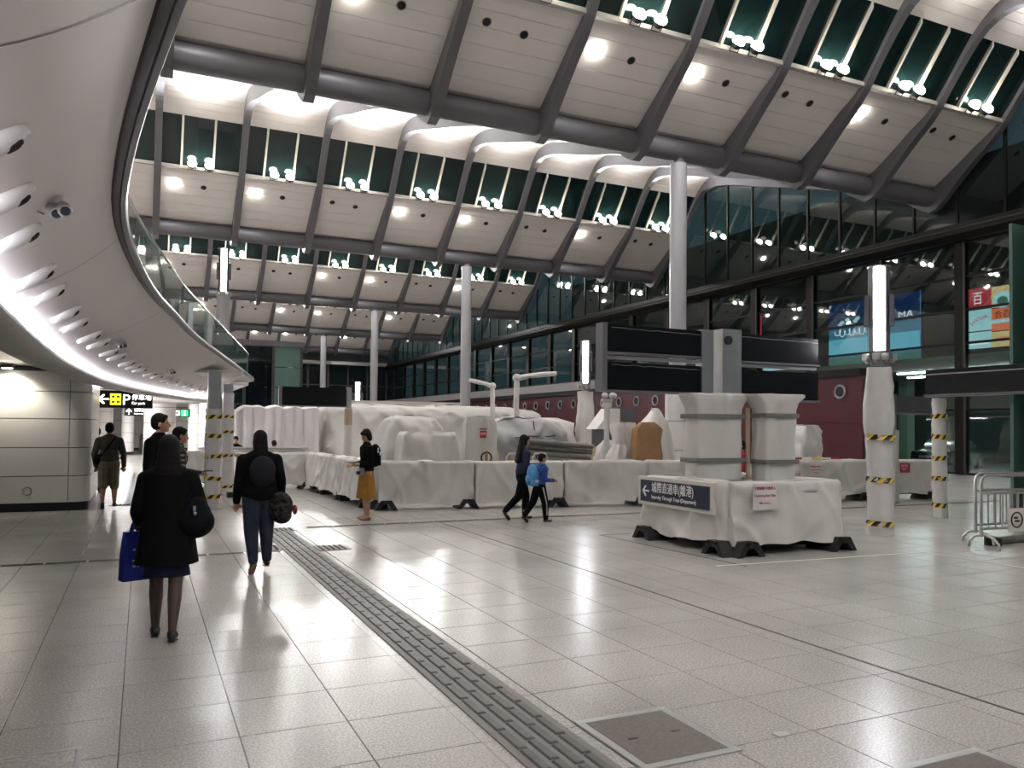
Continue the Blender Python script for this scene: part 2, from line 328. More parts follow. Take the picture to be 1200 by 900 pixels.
# tactile guide path: bars in staggered rows on a pale plate
def tactile(label, x, y0, y1, w=0.38, bars=4, bl=0.285):
    t = thing('tactile_path', label, 'tactile paving', (x, y0, 0)); L = y1-y0
    m = MB(); m.bx(-w/2-.03, w/2+.03, 0, L, -0.002, 0.004); m.build('plate', K['tacbase'], t)
    b = MB(); b.cham((0, 0, 0.004), (0.06, bl-.02, 0.012), 0.008); me = b.mesh('bar'); me.materials.append(K['tactile'])
    k = 0; n = int(L/bl)
    for r in range(bars):
        for q in range(n): inst('bar', me, t, (-w/2+(r+.5)*w/bars, (q+.5)*bl+(0.1 if r % 2 else 0), 0.004))
    return t
tactile('grey ribbed tactile guide path running diagonally through the foreground', 2.02, 3.0, 13.3)
tactile('grey ribbed guide path in the corridor beside the man in shorts', -0.02, 19.0, 31.0, 0.5)
def studs(label, x, y, nx, ny, p=0.075):
    t = thing('tactile_pad', label, 'tactile paving', (x, y, 0))
    m = MB(); m.bx(-.05, nx*p, -.05, ny*p, -0.002, 0.005); m.build('plate', K['tacbase'], t)
    m = MB()
    for i in range(nx):
        for j in range(ny): m.cyl((i*p+.01, j*p+.01, 0.004), .026, .010, 6, r2=.016)
    o = m.build('stud_field', K['tactile'], t); o['kind'] = 'stuff'
studs('small studded warning pad left of the guide path', 1.42, 11.36, 5, 6)
studs('small studded warning pad right of the guide path', 2.30, 11.10, 5, 6)
studs('studded warning pad at the far end of the guide path', 1.80, 13.38, 7, 5)
studs('studded strip across the corridor behind the man in shorts', -0.55, 18.78, 14, 3)

def hatch(label, x0, x1, y0, y1, rim=0.05, fill='hatch'):
    t = thing('floor_hatch', label, 'floor hatch', ((x0+x1)/2, (y0+y1)/2, 0)); a, b = (x1-x0)/2, (y1-y0)/2
    m = MB(); m.cham((0, 0, 0.003), (2*a-2*rim, 2*b-2*rim, 0.012), 0.003); m.build('cover', K[fill], t)
    for sx, sy, lx, ly in ((0, 1, 2*a, rim), (0, -1, 2*a, rim), (1, 0, rim, 2*b-2*rim), (-1, 0, rim, 2*b-2*rim)):
        m = MB(); m.cham((sx*(a-rim/2), sy*(b-rim/2), 0.0035), (lx, ly, 0.011), 0.002); m.build('rim', K['hatchf'], t)
    for sx in (-1, 1):
        m = MB(); m.bx(sx*a*.45-.03, sx*a*.45+.03, -.008, .008, 0.008, 0.011); m.build('lift_slot', K['slot'], t)
hatch('brown filled floor hatch beside the near end of the guide path', 2.32, 2.95, 3.38, 4.10)
hatch('brown filled floor hatch cut off by the lower picture edge', 3.50, 4.14, 2.2, 2.90)
hatch('thin rimmed terrazzo hatch in the near left floor', -0.95, -0.25, 4.1, 4.82, 0.03, 'tile')
m = MB(); m.bx(4.90, 4.925, 1.5, 13.6, -0.002, 0.0022); tag(m.build('expansion_joint', K['slot']), 'thin dark expansion joint running towards the walking boy', 'floor joint')
def strip(label, x0, y0, x1, y1, w=.03, mt='offwhite'):
    L = hypot(x1-x0, y1-y0); m = MB(); m.box((0, 0, .001), (L, w, .004)); o = m.build('floor_line', K[mt], None, ((x0+x1)/2, (y0+y1)/2, 0), atan2(y1-y0, x1-x0)); tag(o, label, 'floor line')
strip('pale floor line in front of the signed barrier island', 6.6, 8.05, 10.15, 7.85)
strip('pale floor line running forward past the steel crowd barrier', 10.15, 7.85, 10.25, 5.2)
strip('dark floor groove along the arrow side of the barrier island', 6.74, 11.1, 6.95, 7.9, .02, 'slot')
strip('dark floor groove behind the arrow side of the island', 6.74, 11.1, 7.3, 11.06, .02, 'slot')
m = MB(); m.cham((0, 0, .003), (.09, .06, .008), .002); o = m.build('floor_plug', K['hatchf'], None, (3.31, 3.47, 0)); tag(o, 'tiny steel plug set in the floor right of hatch', 'floor plug')

# ================================================================ ROOF
T_ROWS = [2.55, 22.4, 42.25, 62.1, 81.95, 101.8]
RIB_X = [29.43-3.63*k for k in range(11)][::-1]      # left to right, ends at the glass wall
P = 19.85
RB = [(-.4, 10.95), (0, 10.75), (.5, 10.95), (1, 11.45), (2, 12.35), (3, 13.2), (3.7, 14.15), (4.5, 15.1), (5.0, 15.5), (5.6, 15.68), (6.5, 15.6), (8, 15.2), (10, 14.55), (13, 13.65), (16.5, 12.45), (18.5, 11.6), (19.35, 11.02), (19.85, 10.75)]
PS = [(.30, 11.78), (1, 12.2), (2, 12.86), (3, 13.52), (4.5, 15.40), (5.0, 15.86), (5.5, 16.12), (6.2, 16.22), (7, 16.12), (8, 15.85), (10, 15.15), (13, 14.2), (16.5, 13.0), (18.5, 12.3), (19.55, 11.95)]
def rib_outline():
    lo = []; u = 0.0
    while u < 19.85: lo.append((u, curve1(RB, u))); u += 0.35 if u < 7 or u > 17 else 0.8
    lo.append((19.85, 10.75)); hi = []
    for (u, z) in [(19.85, 12.0), (18.5, 12.36), (16.5, 13.05), (13, 14.25), (10, 15.2), (8, 15.9), (7, 16.17), (6.2, 16.27), (5.5, 16.17), (5.0, 15.9), (4.5, 15.45), (3.05, 13.58), (2, 12.92), (1, 12.26), (.3, 11.86), (0, 11.85)]: hi.append((u, z))
    return lo, hi
def rib_mesh(w=0.30):
    lo, hi = rib_outline(); hi = hi[::-1]
    m = MB(); rings = []
    for (u, z) in lo:
        zt = curve1(hi, u) ; rings.append([Vector((-w/2, -u, z)), Vector((w/2, -u, z)), Vector((w/2, -u, max(zt, z+.12))), Vector((-w/2, -u, max(zt, z+.12)))])
    m.loft(rings, True); return m.mesh('roof_rib')
rib_me = rib_mesh(); rib_me.materials.append(K['steelgrey'])
BW = 3.63-0.30
def slab(us, name, m, t=0.03, gap=0.02, width=BW):
    """one plank following the panel profile from u0 to u1"""
    b = MB(); lo = [(u, curve1(PS, u)) for u in us]
    d = Vector((lo[-1][0]-lo[0][0], lo[-1][1]-lo[0][1])).normalized()
    lo[0] = (lo[0][0]+d.x*gap/2, lo[0][1]+d.y*gap/2); lo[-1] = (lo[-1][0]-d.x*gap/2, lo[-1][1]-d.y*gap/2)
    rings = [[Vector((0.15, -u, z)), Vector((0.15+width, -u, z)), Vector((0.15+width, -u, z+t)), Vector((0.15, -u, z+t))] for (u, z) in lo]
    b.loft(rings, True); me = b.mesh(name); me.materials.append(m); return me
low_planks = [slab([lerp(.30, 3.0, k/6), lerp(.30, 3.0, (k+.5)/6), lerp(.30, 3.0, (k+1)/6)], 'roof_plank', K['plank']) for k in range(6)]
up_planks = [slab([lerp(4.5, 5.9, k/5), lerp(4.5, 5.9, (k+.5)/5), lerp(4.5, 5.9, (k+1)/5)], 'roof_plank', K['plank'], gap=0.018) for k in range(5)]
def soffit_mesh():
    b = MB(); u = 5.9
    while u < 19.4:
        u1 = min(u+.30, 19.55); z0, z1 = curve1(PS, u), curve1(PS, u1); g = .012
        rings = [[Vector((0.15, -uu, zz)), Vector((0.15+BW, -uu, zz)), Vector((0.15+BW, -uu, zz+.03)), Vector((0.15, -uu, zz+.03))] for uu, zz in ((u+g, z0), (u1-g, z1))]
        b.loft(rings, True); u = u1
    me = b.mesh('soffit_lining'); me.materials.append(K['soffit']); return me
soffit_me = soffit_mesh()
def backing_mesh():
    b = MB(); us = [.30, 1, 2, 3.0]; b.loft([[Vector((0, -u, curve1(PS, u)+.06)), Vector((3.63, -u, curve1(PS, u)+.06))] for u in us], False, ring_closed=False)
    us = [4.5, 5, 5.5, 6.2, 7, 8, 10, 13, 16.5, 18.5, 19.55]; b.loft([[Vector((0, -u, curve1(PS, u)+.07)), Vector((3.63, -u, curve1(PS, u)+.07))] for u in us], False, ring_closed=False)
    me = b.mesh('roof_backing'); me.materials.append(K['darkback']); return me
back_me = backing_mesh()
gp = MB(); gp.loft([[Vector((.15, -u, z)), Vector((.15+BW, -u, z)), Vector((.15+BW, -u, z+.02)), Vector((.15, -u, z+.02))] for u, z in ((.31, 11.79), (.05, 11.74), (-.25, 11.90))], True); gut_me = gp.mesh('gutter_plate'); gut_me.materials.append(K['plank'])
BARS = (0.25, 0.66)
def pane_mesh(f0, f1):
    b = MB(); x0, x1 = .15+BW*f0, .15+BW*f1; q = []
    for (u, z) in ((3.08, 13.62), (4.48, 15.42)): q.append((u, z))
    n = Vector((0, -(q[1][1]-q[0][1]), -(q[1][0]-q[0][0]))).normalized()*.02
    b.loft([[Vector((x0, -u, z)), Vector((x1, -u, z)), Vector((x1, -u, z))-n, Vector((x0, -u, z))-n] for (u, z) in q], True)
    me = b.mesh('skylight_pane'); me.materials.append(K['skyglass']); return me
panes_me = [pane_mesh(0, BARS[0]-.012), pane_mesh(BARS[0]+.012, BARS[1]-.012), pane_mesh(BARS[1]+.012, 1)]
def bar_mesh(f):
    b = MB(); x = .15+BW*f
    b.loft([[Vector((x-.045, -u, z-.16)), Vector((x+.045, -u, z-.16)), Vector((x+.045, -u, z+.05)), Vector((x-.045, -u, z+.05))] for (u, z) in ((3.08, 13.58), (4.48, 15.42))], True)
    me = b.mesh('skylight_bar'); me.materials.append(K['bar']); return me
bars_me = [bar_mesh(f) for f in BARS]
lm = MB(); lm.bx(.15, .15+BW, -3.16, -2.98, 13.44, 13.50); lm.bx(.15, .15+BW, -3.16, -3.13, 13.50, 13.58); ledge_me = lm.mesh('lamp_ledge'); ledge_me.materials.append(K['ledge'])
hm = MB(); hm.cyl((0, 0, -.01), .115, .05, 14); hole_me = hm.mesh('ceiling_port'); hole_me.materials.append(K['hole'])
rm = MB(); rm.tube([(.125*cos(2*pi*k/16), .125*sin(2*pi*k/16), -.005) for k in range(16)], .014, 5, closed=True); ring_me = rm.mesh('port_ring'); ring_me.materials.append(K['housing'])
# lamps: housing drum + bright lens + bracket
fh = MB(); fh.cyl((0, 0, 0), .13, .16, 14, r2=.19); fh.cyl((0, 0, -.03), .10, .04, 12); fh_me = fh.mesh('drum'); fh_me.materials.append(K['black'])
fl = MB(); fl.sph((0, 0, .20), (.20, .20, .15), 14, 8); fl_me = fl.mesh('lens'); fl_me.materials.append(K['lens']); fl_me.polygons.foreach_set('use_smooth', [True]*len(fl_me.polygons))  # flood lens drawn oversize, the lamp's glow is built into its shape
fb = MB(); fb.tube([(-.16, 0, .02), (-.16, 0, -.14), (.16, 0, -.14), (.16, 0, .02)], .018, 5); fb_me = fb.mesh('bracket'); fb_me.materials.append(K['black'])
dh = MB(); dh.cyl((0, 0, -.02), .19, .07, 16, r2=.17); dh_me = dh.mesh('rim'); dh_me.materials.append(K['housing'])
dl = MB(); dl.sph((0, 0, -.04), (.19, .19, .10), 14, 8); dl_me = dl.mesh('lens'); dl_me.materials.append(K['dlens'])
ROWN = ['overhead', 'nearest', 'second', 'third', 'fourth', 'farthest']
WARM = (1.0, 0.972, 0.965)
LIT = {0: False, 1: True, 2: False, 3: True, 4: True, 5: False, 6: True, 7: True, 8: False, 9: True}
for ri, T in enumerate(T_ROWS):
    c = thing('ceiling', 'white planked wave roof bay with curved grey ribs, %s of the row' % (ROWN[ri]), 'ceiling', (0, T, 0), kind='structure')
    mt = MB(); mt.cyl((RIB_X[0]-.3, 0, 11.38), .375, RIB_X[-1]-RIB_X[0]+.3, 20, 'X'); mt.build('tube_beam', K['steelgrey'], c, smooth=True)
    for x in RIB_X: inst('roof_rib', rib_me, c, (x, 0, 0))
    for bi in range(10):
        x = RIB_X[bi]; fromwall = 9-bi
        inst('roof_backing', back_me, c, (x, 0, 0)); inst('lamp_ledge', ledge_me, c, (x, 0, 0)); inst('gutter_plate', gut_me, c, (x, 0, 0))
        inst('soffit_lining', soffit_me, c, (x, 0, 0))
        for me in low_planks + up_planks: inst('roof_plank', me, c, (x, 0, 0))
        for me in panes_me: inst('skylight_pane', me, c, (x, 0, 0))
        for me in bars_me: inst('skylight_bar', me, c, (x, 0, 0))
        slope = Matrix.Rotation(-atan2(.66, 1), 4, 'X')
        def port(fx, u):
            o = inst('ceiling_port', hole_me, c, (x+.15+BW*fx, -u, curve1(PS, u)-.005)); o.rotation_euler = (-atan2(.66, 1), 0, 0)
            o2 = inst('port_ring', ring_me, o)
        port(.56, 2.15)
        if not LIT[fromwall]: port(.20, 2.25)
        else:
            lx, lu = x+.15+BW*.17, 2.2
            if ri > 0 or bi > 0:
                d = thing('ceiling_downlight', 'round bright downlight in bay %s from the glass wall, %s roof' % (ORD[fromwall], ROWN[ri]), 'light', (lx, T-lu, curve1(PS, lu)-.01), group='downlights in the sloping roof planks')
                d.rotation_euler = (-atan2(.66, 1), 0, 0)
                inst('rim', dh_me, d); inst('lens', dl_me, d)
            light('SPOT', (lx, T-lu+.02, curve1(PS, lu)-.16), DOWN_W, WARM, (0, 0, -1), spot_size=radians(125), spot_blend=.6, shadow_soft_size=.16)
        for s, fx in (('left', .385), ('right', .605)):
            fx0 = x+.15+BW*fx
            d = thing('floodlight', '%s floodlight of the %s pair from the glass wall, %s roof ledge' % (s, ORD[fromwall], ROWN[ri]), 'light', (fx0, T-3.30, 13.50), group='paired floodlights on the roof ledges')
            d.rotation_euler = (radians(52), 0, 0)
            inst('drum', fh_me, d); inst('lens', fl_me, d); inst('bracket', fb_me, d)
            light('SPOT', (fx0, T-3.30-.34, 13.80), FLOOD_W, WARM, (0, -.955, .295), spot_size=radians(88), spot_blend=.9, shadow_soft_size=.15)

# row of round columns under the beams
for k, T in enumerate(T_ROWS[1:]):
    c = thing('column', 'round pale grey column holding the %s roof beam%s' % (ROWN[k+1], ', white panels at its foot' if k == 0 else ''), 'column', (16.67, T, 0), kind='structure')
    m = MB(); m.cyl((0, 0, 0), .29, 10.9, 28); m.build('shaft', K['column'], c, smooth=True)
    m = MB(); m.cyl((0, 0, 10.8), .20, .25, 20); m.build('neck', K['steelgrey'], c, smooth=True)
    if k <= 1:
        for j in range(3 if k == 0 else 2):
            m = MB(); m.cyl((0, 0, .02+j*1.0), .42 if k == 0 else .6, .97, 28); m.build('panel_band', K['sheet2'], c, smooth=True)
        if k == 0:
            for j in range(3): m = MB(); m.cyl((0, 0, .99+j*1.0-.02), .415, .03, 28); m.build('band_joint', K['wgap'], c)

# ================================================================ RIGHT GLASS WALL
XW = 29.75
w1 = thing('window_1', 'tall dark glazed wall with transoms on the right side, below the beam', 'window', (30.0, 0, 0), kind='structure')
POSTS = [37.4+3.98*k for k in range(-8, 18)]
RAILS = [0.05, 2.6, 3.95, 5.3, 6.65, 8.0, 9.40]
pm = MB(); pm.bx(-.16, .16, -.19, .19, 0, 9.4); post_me = pm.mesh('post'); post_me.materials.append(K['frame'])
em = MB(); em.bx(-.17, -.10, -.26, -.19, 0, 9.4); edge_me = em.mesh('post_edge'); edge_me.materials.append(K['framel'])
rlm = MB(); rlm.bx(-.07, .07, .19, 3.79, -.045, .045); rail_me = rlm.mesh('transom'); rail_me.materials.append(K['frame'])
gl = {}
for j in range(len(RAILS)-1):
    b = MB(); b.bx(-.012, .012, .20, 3.78, RAILS[j]+.045, RAILS[j+1]-.045); me = b.mesh('pane'); me.materials.append(K['wallglass']); gl[j] = me
for y in POSTS[:-1]:
    p = inst('post', post_me, w1, (0, y, 0)); inst('post_edge', edge_me, p)
    for j, z in enumerate(RAILS): inst('transom', rail_me, w1, (0, y, z))
    for j in gl: inst('pane', gl[j], w1, (0, y, 0))
w2 = thing('window_2', 'upper glazed end wall with curved top edge under the roof ribs', 'window', (XW, 0, 0), kind='structure')
b = MB(); b.prism([(29.28, 10.02), (29.28, 9.62), (29.55, 9.42), (30.4, 9.42), (30.4, 9.72), (29.9, 10.02)], 'Y', -18, 104); b.v = [(x-XW, y, z) for x, y, z in b.v]; b.build('sill_beam', K['frame'], w2)
b = MB(); b.bx(29.24-XW, 29.30-XW, -18, 104, 9.80, 9.84); b.build('sill_edge', K['framel'], w2)
ys = [1.55+1.99*k for k in range(-6, 51)]
def roof_z(y, f=RB):
    for T in T_ROWS:
        if T-P <= y <= T: return curve1(f, T-y)
    return curve1(f, 3)
for i, y in enumerate(ys):
    y1 = y+1.99
    if y > 101: break
    b = MB(); b.bx(-.06, .06, y-.05, y+.05, 10.0, max(10.4, roof_z(y)+.3)); b.build('mullion', K['frame'], w2)
    n = 5; top = [(lerp(y+.05, y1-.05, k/n), max(10.3, roof_z(lerp(y+.05, y1-.05, k/n))+.25)) for k in range(n+1)]
    b = MB(); b.prism([(y+.05, 10.02), (y1-.05, 10.02)] + top[::-1], 'X', -.01, .01); b.build('pane', K['wallglass'], w2)

# maroon block wall in front of the far glazing
wm = thing('wall_maroon', 'long maroon enamel wall with round portholes below the dark glazing', 'wall', (28.0, 24.6, 0), kind='structure')
b = MB(); b.bx(.12, 1.2, 0, 76, 0, 4.1); b.build('core', K['wgap'], wm)
for k in range(19):
    for z0, z1 in ((0.02, 2.05), (2.07, 4.1)):
        b = MB(); b.bx(0, .12, k*4+.015, k*4+3.985, z0, z1); b.build('panel', K['maroon'], wm)
b = MB(); b.bx(-.15, 1.2, 0, 76, 4.1, 4.42); b.build('cornice', K['frame'], wm)
b = MB(); b.bx(-.2, 1.2, 22, 76, 4.42, 5.0); b.build('coping', K['greyband'], wm)
pr = MB(); pr.tube([(-.02, .28*cos(2*pi*k/20), .28*sin(2*pi*k/20)) for k in range(20)], .05, 6, closed=True); pr_me = pr.mesh('porthole'); pr_me.materials.append(K['greyband'])
pd = MB(); pd.cyl((-.015, 0, 0), .25, .03, 18, 'X'); pd_me = pd.mesh('porthole_glass'); pd_me.materials.append(K['carglass'])
for k in range(28):
    o = inst('porthole', pr_me, wm, (-.01, 1.2+k*2.0, 3.45)); inst('porthole_glass', pd_me, o)

# end wall far behind
we = thing('wall_end', 'dark glazed end wall far behind the sheeted mounds', 'wall', (0, 104, 0), kind='structure')
b = MB(); b.bx(-26, 31, -.4, .6, 10.1, 12.4); b.build('header', K['steelgrey'], we)
b = MB(); b.bx(-26, 31, -1.2, .6, 9.7, 10.1); b.build('header_ledge', K['ledge'], we)
for i in range(12):
    x = 1.0+i*2.6
    b = MB(); b.bx(x-.12, x+.12, -.1, .2, 0, 9.7); b.build('mullion', K['framel'], we)
    for z0, z1 in ((0, 4.3), (4.4, 7.0), (7.1, 9.7)):
        b = MB(); b.bx(x+.12, x+2.48, 0, .04, z0, z1); b.build('pane', K['farglass'], we)
for z in (4.35, 7.05):
    b = MB(); b.bx(1, 31, -.06, .1, z-.06, z+.06); b.build('transom', K['framel'], we)
# teal screen wall at the left of the far end
tw = thing('wall_teal', 'teal glass lift screen standing behind the tip of the mezzanine', 'wall', (0, 60, 0), kind='structure')
for i in range(2):
    for k in range(5):
        b = MB(); b.bx(6.6+i*2.0+.05, 8.6+i*2.0-.05, 0, .1, k*1.5+.03, k*1.5+1.47); b.build('panel', K['tealglass' if i else 'farglass'], tw)
for x in (6.6, 8.6, 10.6):
    b = MB(); b.bx(x-.09, x+.09, -.05, .2, 0, 7.6); b.build('mullion', K['framel'], tw)
b = MB(); b.bx(5.0, 10.8, -.1, .4, 7.5, 7.9); b.build('header', K['steelgrey'], tw)
# ================================================================ MEZZANINE
EDGE = [(-6, 1.45), (-3, 0.86), (0, 0.36), (2.9, 0.02), (4.5, -0.14), (6, -0.21), (7.7, -0.14), (9.6, 0.04), (11.4, 0.31), (14, 0.71), (18.1, 1.52), (22.5, 2.39), (25.2, 2.92)]
COVE = [(-6, 0.4), (-3, -0.05), (0, -0.45), (2.9, -0.74), (4.5, -0.84), (6.4, -0.90), (10, -0.92), (12.4, -0.83), (15.1, -0.63), (18.3, -0.13), (20.9, 0.45), (23.0, 1.0)]
ZE, ZC = 3.15, 2.50
pairs = []
ye = [-6+31.2*i/78 for i in range(79)]
for y in ye:
    yc = -6+29.0*(y+6)/31.2; pairs.append((Vector((curve1(EDGE, y), y, ZE)), Vector((curve1(COVE, yc), yc, ZC))))
tipE = [(3.06, 26.0), (3.14, 26.7), (3.10, 27.4), (2.85, 28.1), (2.35, 28.7), (1.6, 29.1), (0.6, 29.3), (-2, 29.4), (-8, 29.4)]
tipC = [(1.28, 23.7), (1.55, 24.4), (1.72, 25.1), (1.72, 25.8), (1.5, 26.4), (1.05, 26.8), (0.3, 27.1), (-2, 27.2), (-8, 27.2)]
for (a, b_) in zip(tipE, tipC): pairs.append((Vector((*a, ZE)), Vector((*b_, ZC))))
mz = thing('ceiling_mezzanine', 'white bowl-shaped underside of the curved mezzanine overhead at left', 'ceiling', kind='structure')
def bowl(e, c, t):
    p = c.lerp(e, t); p.z = ZC + (ZE-ZC)*(0.55*t+0.45*t*t); return p
NB = 10
seams = [0, 12, 22, 32, 42, 52, 62, 72, len(pairs)-1]
for a, b_ in zip(seams[:-1], seams[1:]):
    m = MB(); seg = pairs[a:b_+1]
    m.loft([[bowl(e, c, k/NB) for k in range(NB+1)] for e, c in seg], False, ring_closed=False); m.build('soffit_panel', K['soffit2'], mz, smooth=60)
for sI in seams[1:-1]:
    e, c = pairs[sI]; tg = (pairs[sI+1][0]-pairs[sI-1][0]).normalized()*.005
    m = MB(); m.loft([[bowl(e, c, k/NB)-tg-Vector((0, 0, .003)), bowl(e, c, k/NB)+tg-Vector((0, 0, .003))] for k in range(NB+1)], False, ring_closed=False); m.build('seam', K['fascia'], mz)
def offs(i, d, which=0):
    q = [p[which] for p in pairs]; a = q[max(0, i-1)]; b_ = q[min(len(q)-1, i+1)]; t = (b_-a); t.z = 0; t.normalize(); n = Vector((t.y, -t.x, 0)); return q[i] + n*d
prof = [(0.0, 0.0), (.012, -.018), (.04, -.026), (.044, -.014), (.05, -.026), (.08, -.014), (.09, .015), (.08, .05), (.03, .085), (-.03, .115), (-.20, .13), (-.34, .13)]
for a, b_ in [(i, min(i+8, len(pairs)-1)) for i in range(0, len(pairs)-1, 8)]:
    m = MB(); m.loft([[offs(i, d)+Vector((0, 0, z)) for d, z in prof] for i in range(a, b_+1)], False, ring_closed=False); m.build('fascia_segment', K['fascia'], mz, smooth=30)
m = MB(); m.loft([[offs(i, d)+Vector((0, 0, z)) for d, z in ((-.06, .012), (.012, -.012), (.012, 0.01))] for i in range(len(pairs))], False, ring_closed=False); m.build('shadow_gap', K['black'], mz)
# deck
m = MB(); m.loft([[offs(i, -.30)+Vector((0, 0, .12)), Vector((-14, pairs[i][0].y, ZE+.12))] for i in range(len(pairs)-2)], False, ring_closed=False); m.build('deck', K['ledge'], mz)
# cove light and ivory lip
m = MB(); m.loft([[offs(i, -.02, 1)+Vector((0, 0, -.012)), offs(i, -.02, 1)+Vector((0, 0, -.075)), offs(i, .03, 1)+Vector((0, 0, -.075))] for i in range(len(pairs))], False, ring_closed=False); m.build('cove_light', K['cove'], mz)
m = MB(); m.loft([[offs(i, d, 1)+Vector((0, 0, z)) for d, z in ((.07, -.03), (.09, -.075), (.05, -.12), (-.12, -.13), (-.34, -.08), (-.40, .02), (-.40, .25))] for i in range(len(pairs))], False, ring_closed=False); m.build('cove_lip', K['lip'], mz, smooth=50)

# soffit nozzles (white scoops with a dark slot)
nb = MB()
rings = []
for k in range(9):
    t = k/8; L = -.21+.42*t; r = .085*sin(pi*min(1, .08+t*.9))**.7+.006; rings.append([Vector((L, r*cos(2*pi*q/14), .055*sin(pi*(.1+.8*t))*sin(2*pi*q/14)-.012)) for q in range(14)])
nb.loft(rings, True); nz_me = nb.mesh('scoop'); nz_me.materials.append(K['wallw']); nz_me.polygons.foreach_set('use_smooth', [True]*len(nz_me.polygons))
ns = MB(); ns.sph((.08, 0, -.045), (.075, .040, .022), 12, 6); ns_me = ns.mesh('slot'); ns_me.materials.append(K['hole'])
nd = MB(); nd.sph((.185, 0, -.02), (.028, .028, .022), 8, 5); nd_me = nd.mesh('nub'); nd_me.materials.append(K['wallw'])
for k in range(24):
    y = 2.45+k*0.98; i = (y+6)/31.2*78
    i = min(int(round(i)), len(pairs)-9); e, c = pairs[i]; p = bowl(e, c, .36); q = bowl(e, c, .46); d = (q-p).normalized()
    tang = (pairs[i+1][0]-pairs[i-1][0]).normalized(); nrm = tang.cross(d).normalized()
    if nrm.z < 0: nrm = -nrm
    o = thing('air_nozzle', 'white scoop air nozzle under the mezzanine, %s in the row from the camera' % ORDX[k], 'air nozzle', p, group='scoop nozzles under the mezzanine')
    # axis across the bowl, turned a little along it
    ax = (d*.9 - tang*.42).normalized(); ay = nrm.cross(ax).normalized()
    o.matrix_world = Matrix(((ax.x, ay.x, nrm.x, p.x), (ax.y, ay.y, nrm.y, p.y), (ax.z, ay.z, nrm.z, p.z), (0, 0, 0, 1)))
    o.matrix_world = o.matrix_world @ Matrix.Diagonal((.66, .80, .90, 1))
    inst('scoop', nz_me, o); inst('slot', ns_me, o); inst('nub', nd_me, o)

# loudspeaker / camera clusters under the soffit
def cctv(label, y, t, s=1.0):
    i = int(round((y+6)/31.2*78)); e, c = pairs[i]; p = bowl(e, c, t)
    o = thing('security_camera', label, 'camera', (p.x, p.y, p.z)); o.scale = (s, s, s)
    m = MB(); m.cyl((0, 0, -.05), .055, .06, 12); m.box((.0, 0, -.03), (.15, .05, .03), .5); m.build('ceiling_mount', K['steel'], o)
    for sx, sy, a in ((-.01, -.02, .6), (.07, -.10, 1.0)):
        m = MB(); d = Vector((cos(a)*.3, -sin(a), -.45)).normalized(); c0 = Vector((sx, sy, -.10)); m.tube([c0-d*.06, c0-d*.05, c0+d*.05, c0+d*.07], [.03, .05, .058, .05], 12); b1 = m.build('camera_body', K['steel'], o, smooth=True)
        m = MB(); m.tube([c0+d*.066, c0+d*.082], [.042, .034], 12); m.build('camera_lens', K['carglass'], b1)
    m = MB(); m.tube([(-.02, 0, -.03), (-.12, .02, -.05), (-.15, -.02, -.12), (-.08, -.05, -.15)], .008, 6); m.build('cable', K['black'], o, smooth=True)
cctv('twin camera with dangling cable under the near mezzanine', 4.9, .62, .6)
cctv('small camera cluster under the middle of the mezzanine', 11.4, .52, .6)
cctv('small camera cluster under the mezzanine close to its tip', 17.2, .55, .6)

# glass balustrade
bal = thing('balustrade', 'curved green glass balustrade with steel handrail on the mezzanine edge', 'balustrade', group=None)
idx = list(range(0, len(pairs)-3, 4))
for a in idx:
    b_ = min(a+4, len(pairs)-3)
    if a == b_: continue
    m = MB(); m.loft([[offs(i, -.115)+Vector((0, 0, .10)), offs(i, -.10)+Vector((0, 0, .10)), offs(i, -.10)+Vector((0, 0, .78)), offs(i, -.115)+Vector((0, 0, .78))] for i in range(a, b_+1)], True)
    # small open joint between neighbouring panes
    m.build('glass_panel', K['balglass'], bal, smooth=30)
    m = MB(); p = offs(a, -.13); m.bx(p.x-.012, p.x+.012, p.y-.006, p.y+.006, p.z+.12, p.z+.75); m.build('clamp_post', K['steel'], bal)
m = MB(); m.tube([offs(i, -.107)+Vector((0, 0, .795)) for i in range(len(pairs)-2)], .018, 8); m.build('handrail', K['rail'], bal, smooth=True)
m = MB(); m.loft([[offs(i, d)+Vector((0, 0, z)) for d, z in ((-.085, .11), (-.085, .15), (-.095, .16), (-.125, .16), (-.125, .11))] for i in range(len(pairs)-2)], False, ring_closed=False); m.build('shoe_rail', K['fascia'], bal, smooth=30)

# back room of the mezzanine level: plain wall far left
m = MB(); m.bx(-7.3, -7.0, -18, 104, 3.5, 16.0); o = m.build('wall_left', K['wallw']); tag(o, 'plain pale upper wall behind the mezzanine level', 'wall', kind='structure')

# ================================================================ LOWER LEFT: PANEL WALL, CORRIDOR
pw = thing('wall_panelled', 'white enamel panelled wall block with black base at far left', 'wall', (0, 17.95, 0), kind='structure')
XR = -0.93; RC = 0.28
ROWS_Z = [(.17, .68), (.695, 1.235), (1.25, 1.80), (1.815, 2.34), (2.355, 2.74)]
def corner(z0, z1, x_start, off=0.0, n=8):
    m = MB(); pts = [(x_start, -off)] + [(XR-RC+(RC+off)*sin(a), RC-(RC+off)*cos(a)) for a in [pi/2*k/n for k in range(n+1)]] + [(XR+off, 3.2)]
    inner = [(x_start, .05-off)] + [(XR-RC+(RC+off-.05)*sin(a), RC-(RC+off-.05)*cos(a)) for a in [pi/2*k/n for k in range(n+1)]] + [(XR+off-.05, 3.2)]
    m.loft([[Vector((x, y, z0)), Vector((x, y, z1)), Vector((x2, y2, z1)), Vector((x2, y2, z0))] for (x, y), (x2, y2) in zip(pts, inner)], True); return m
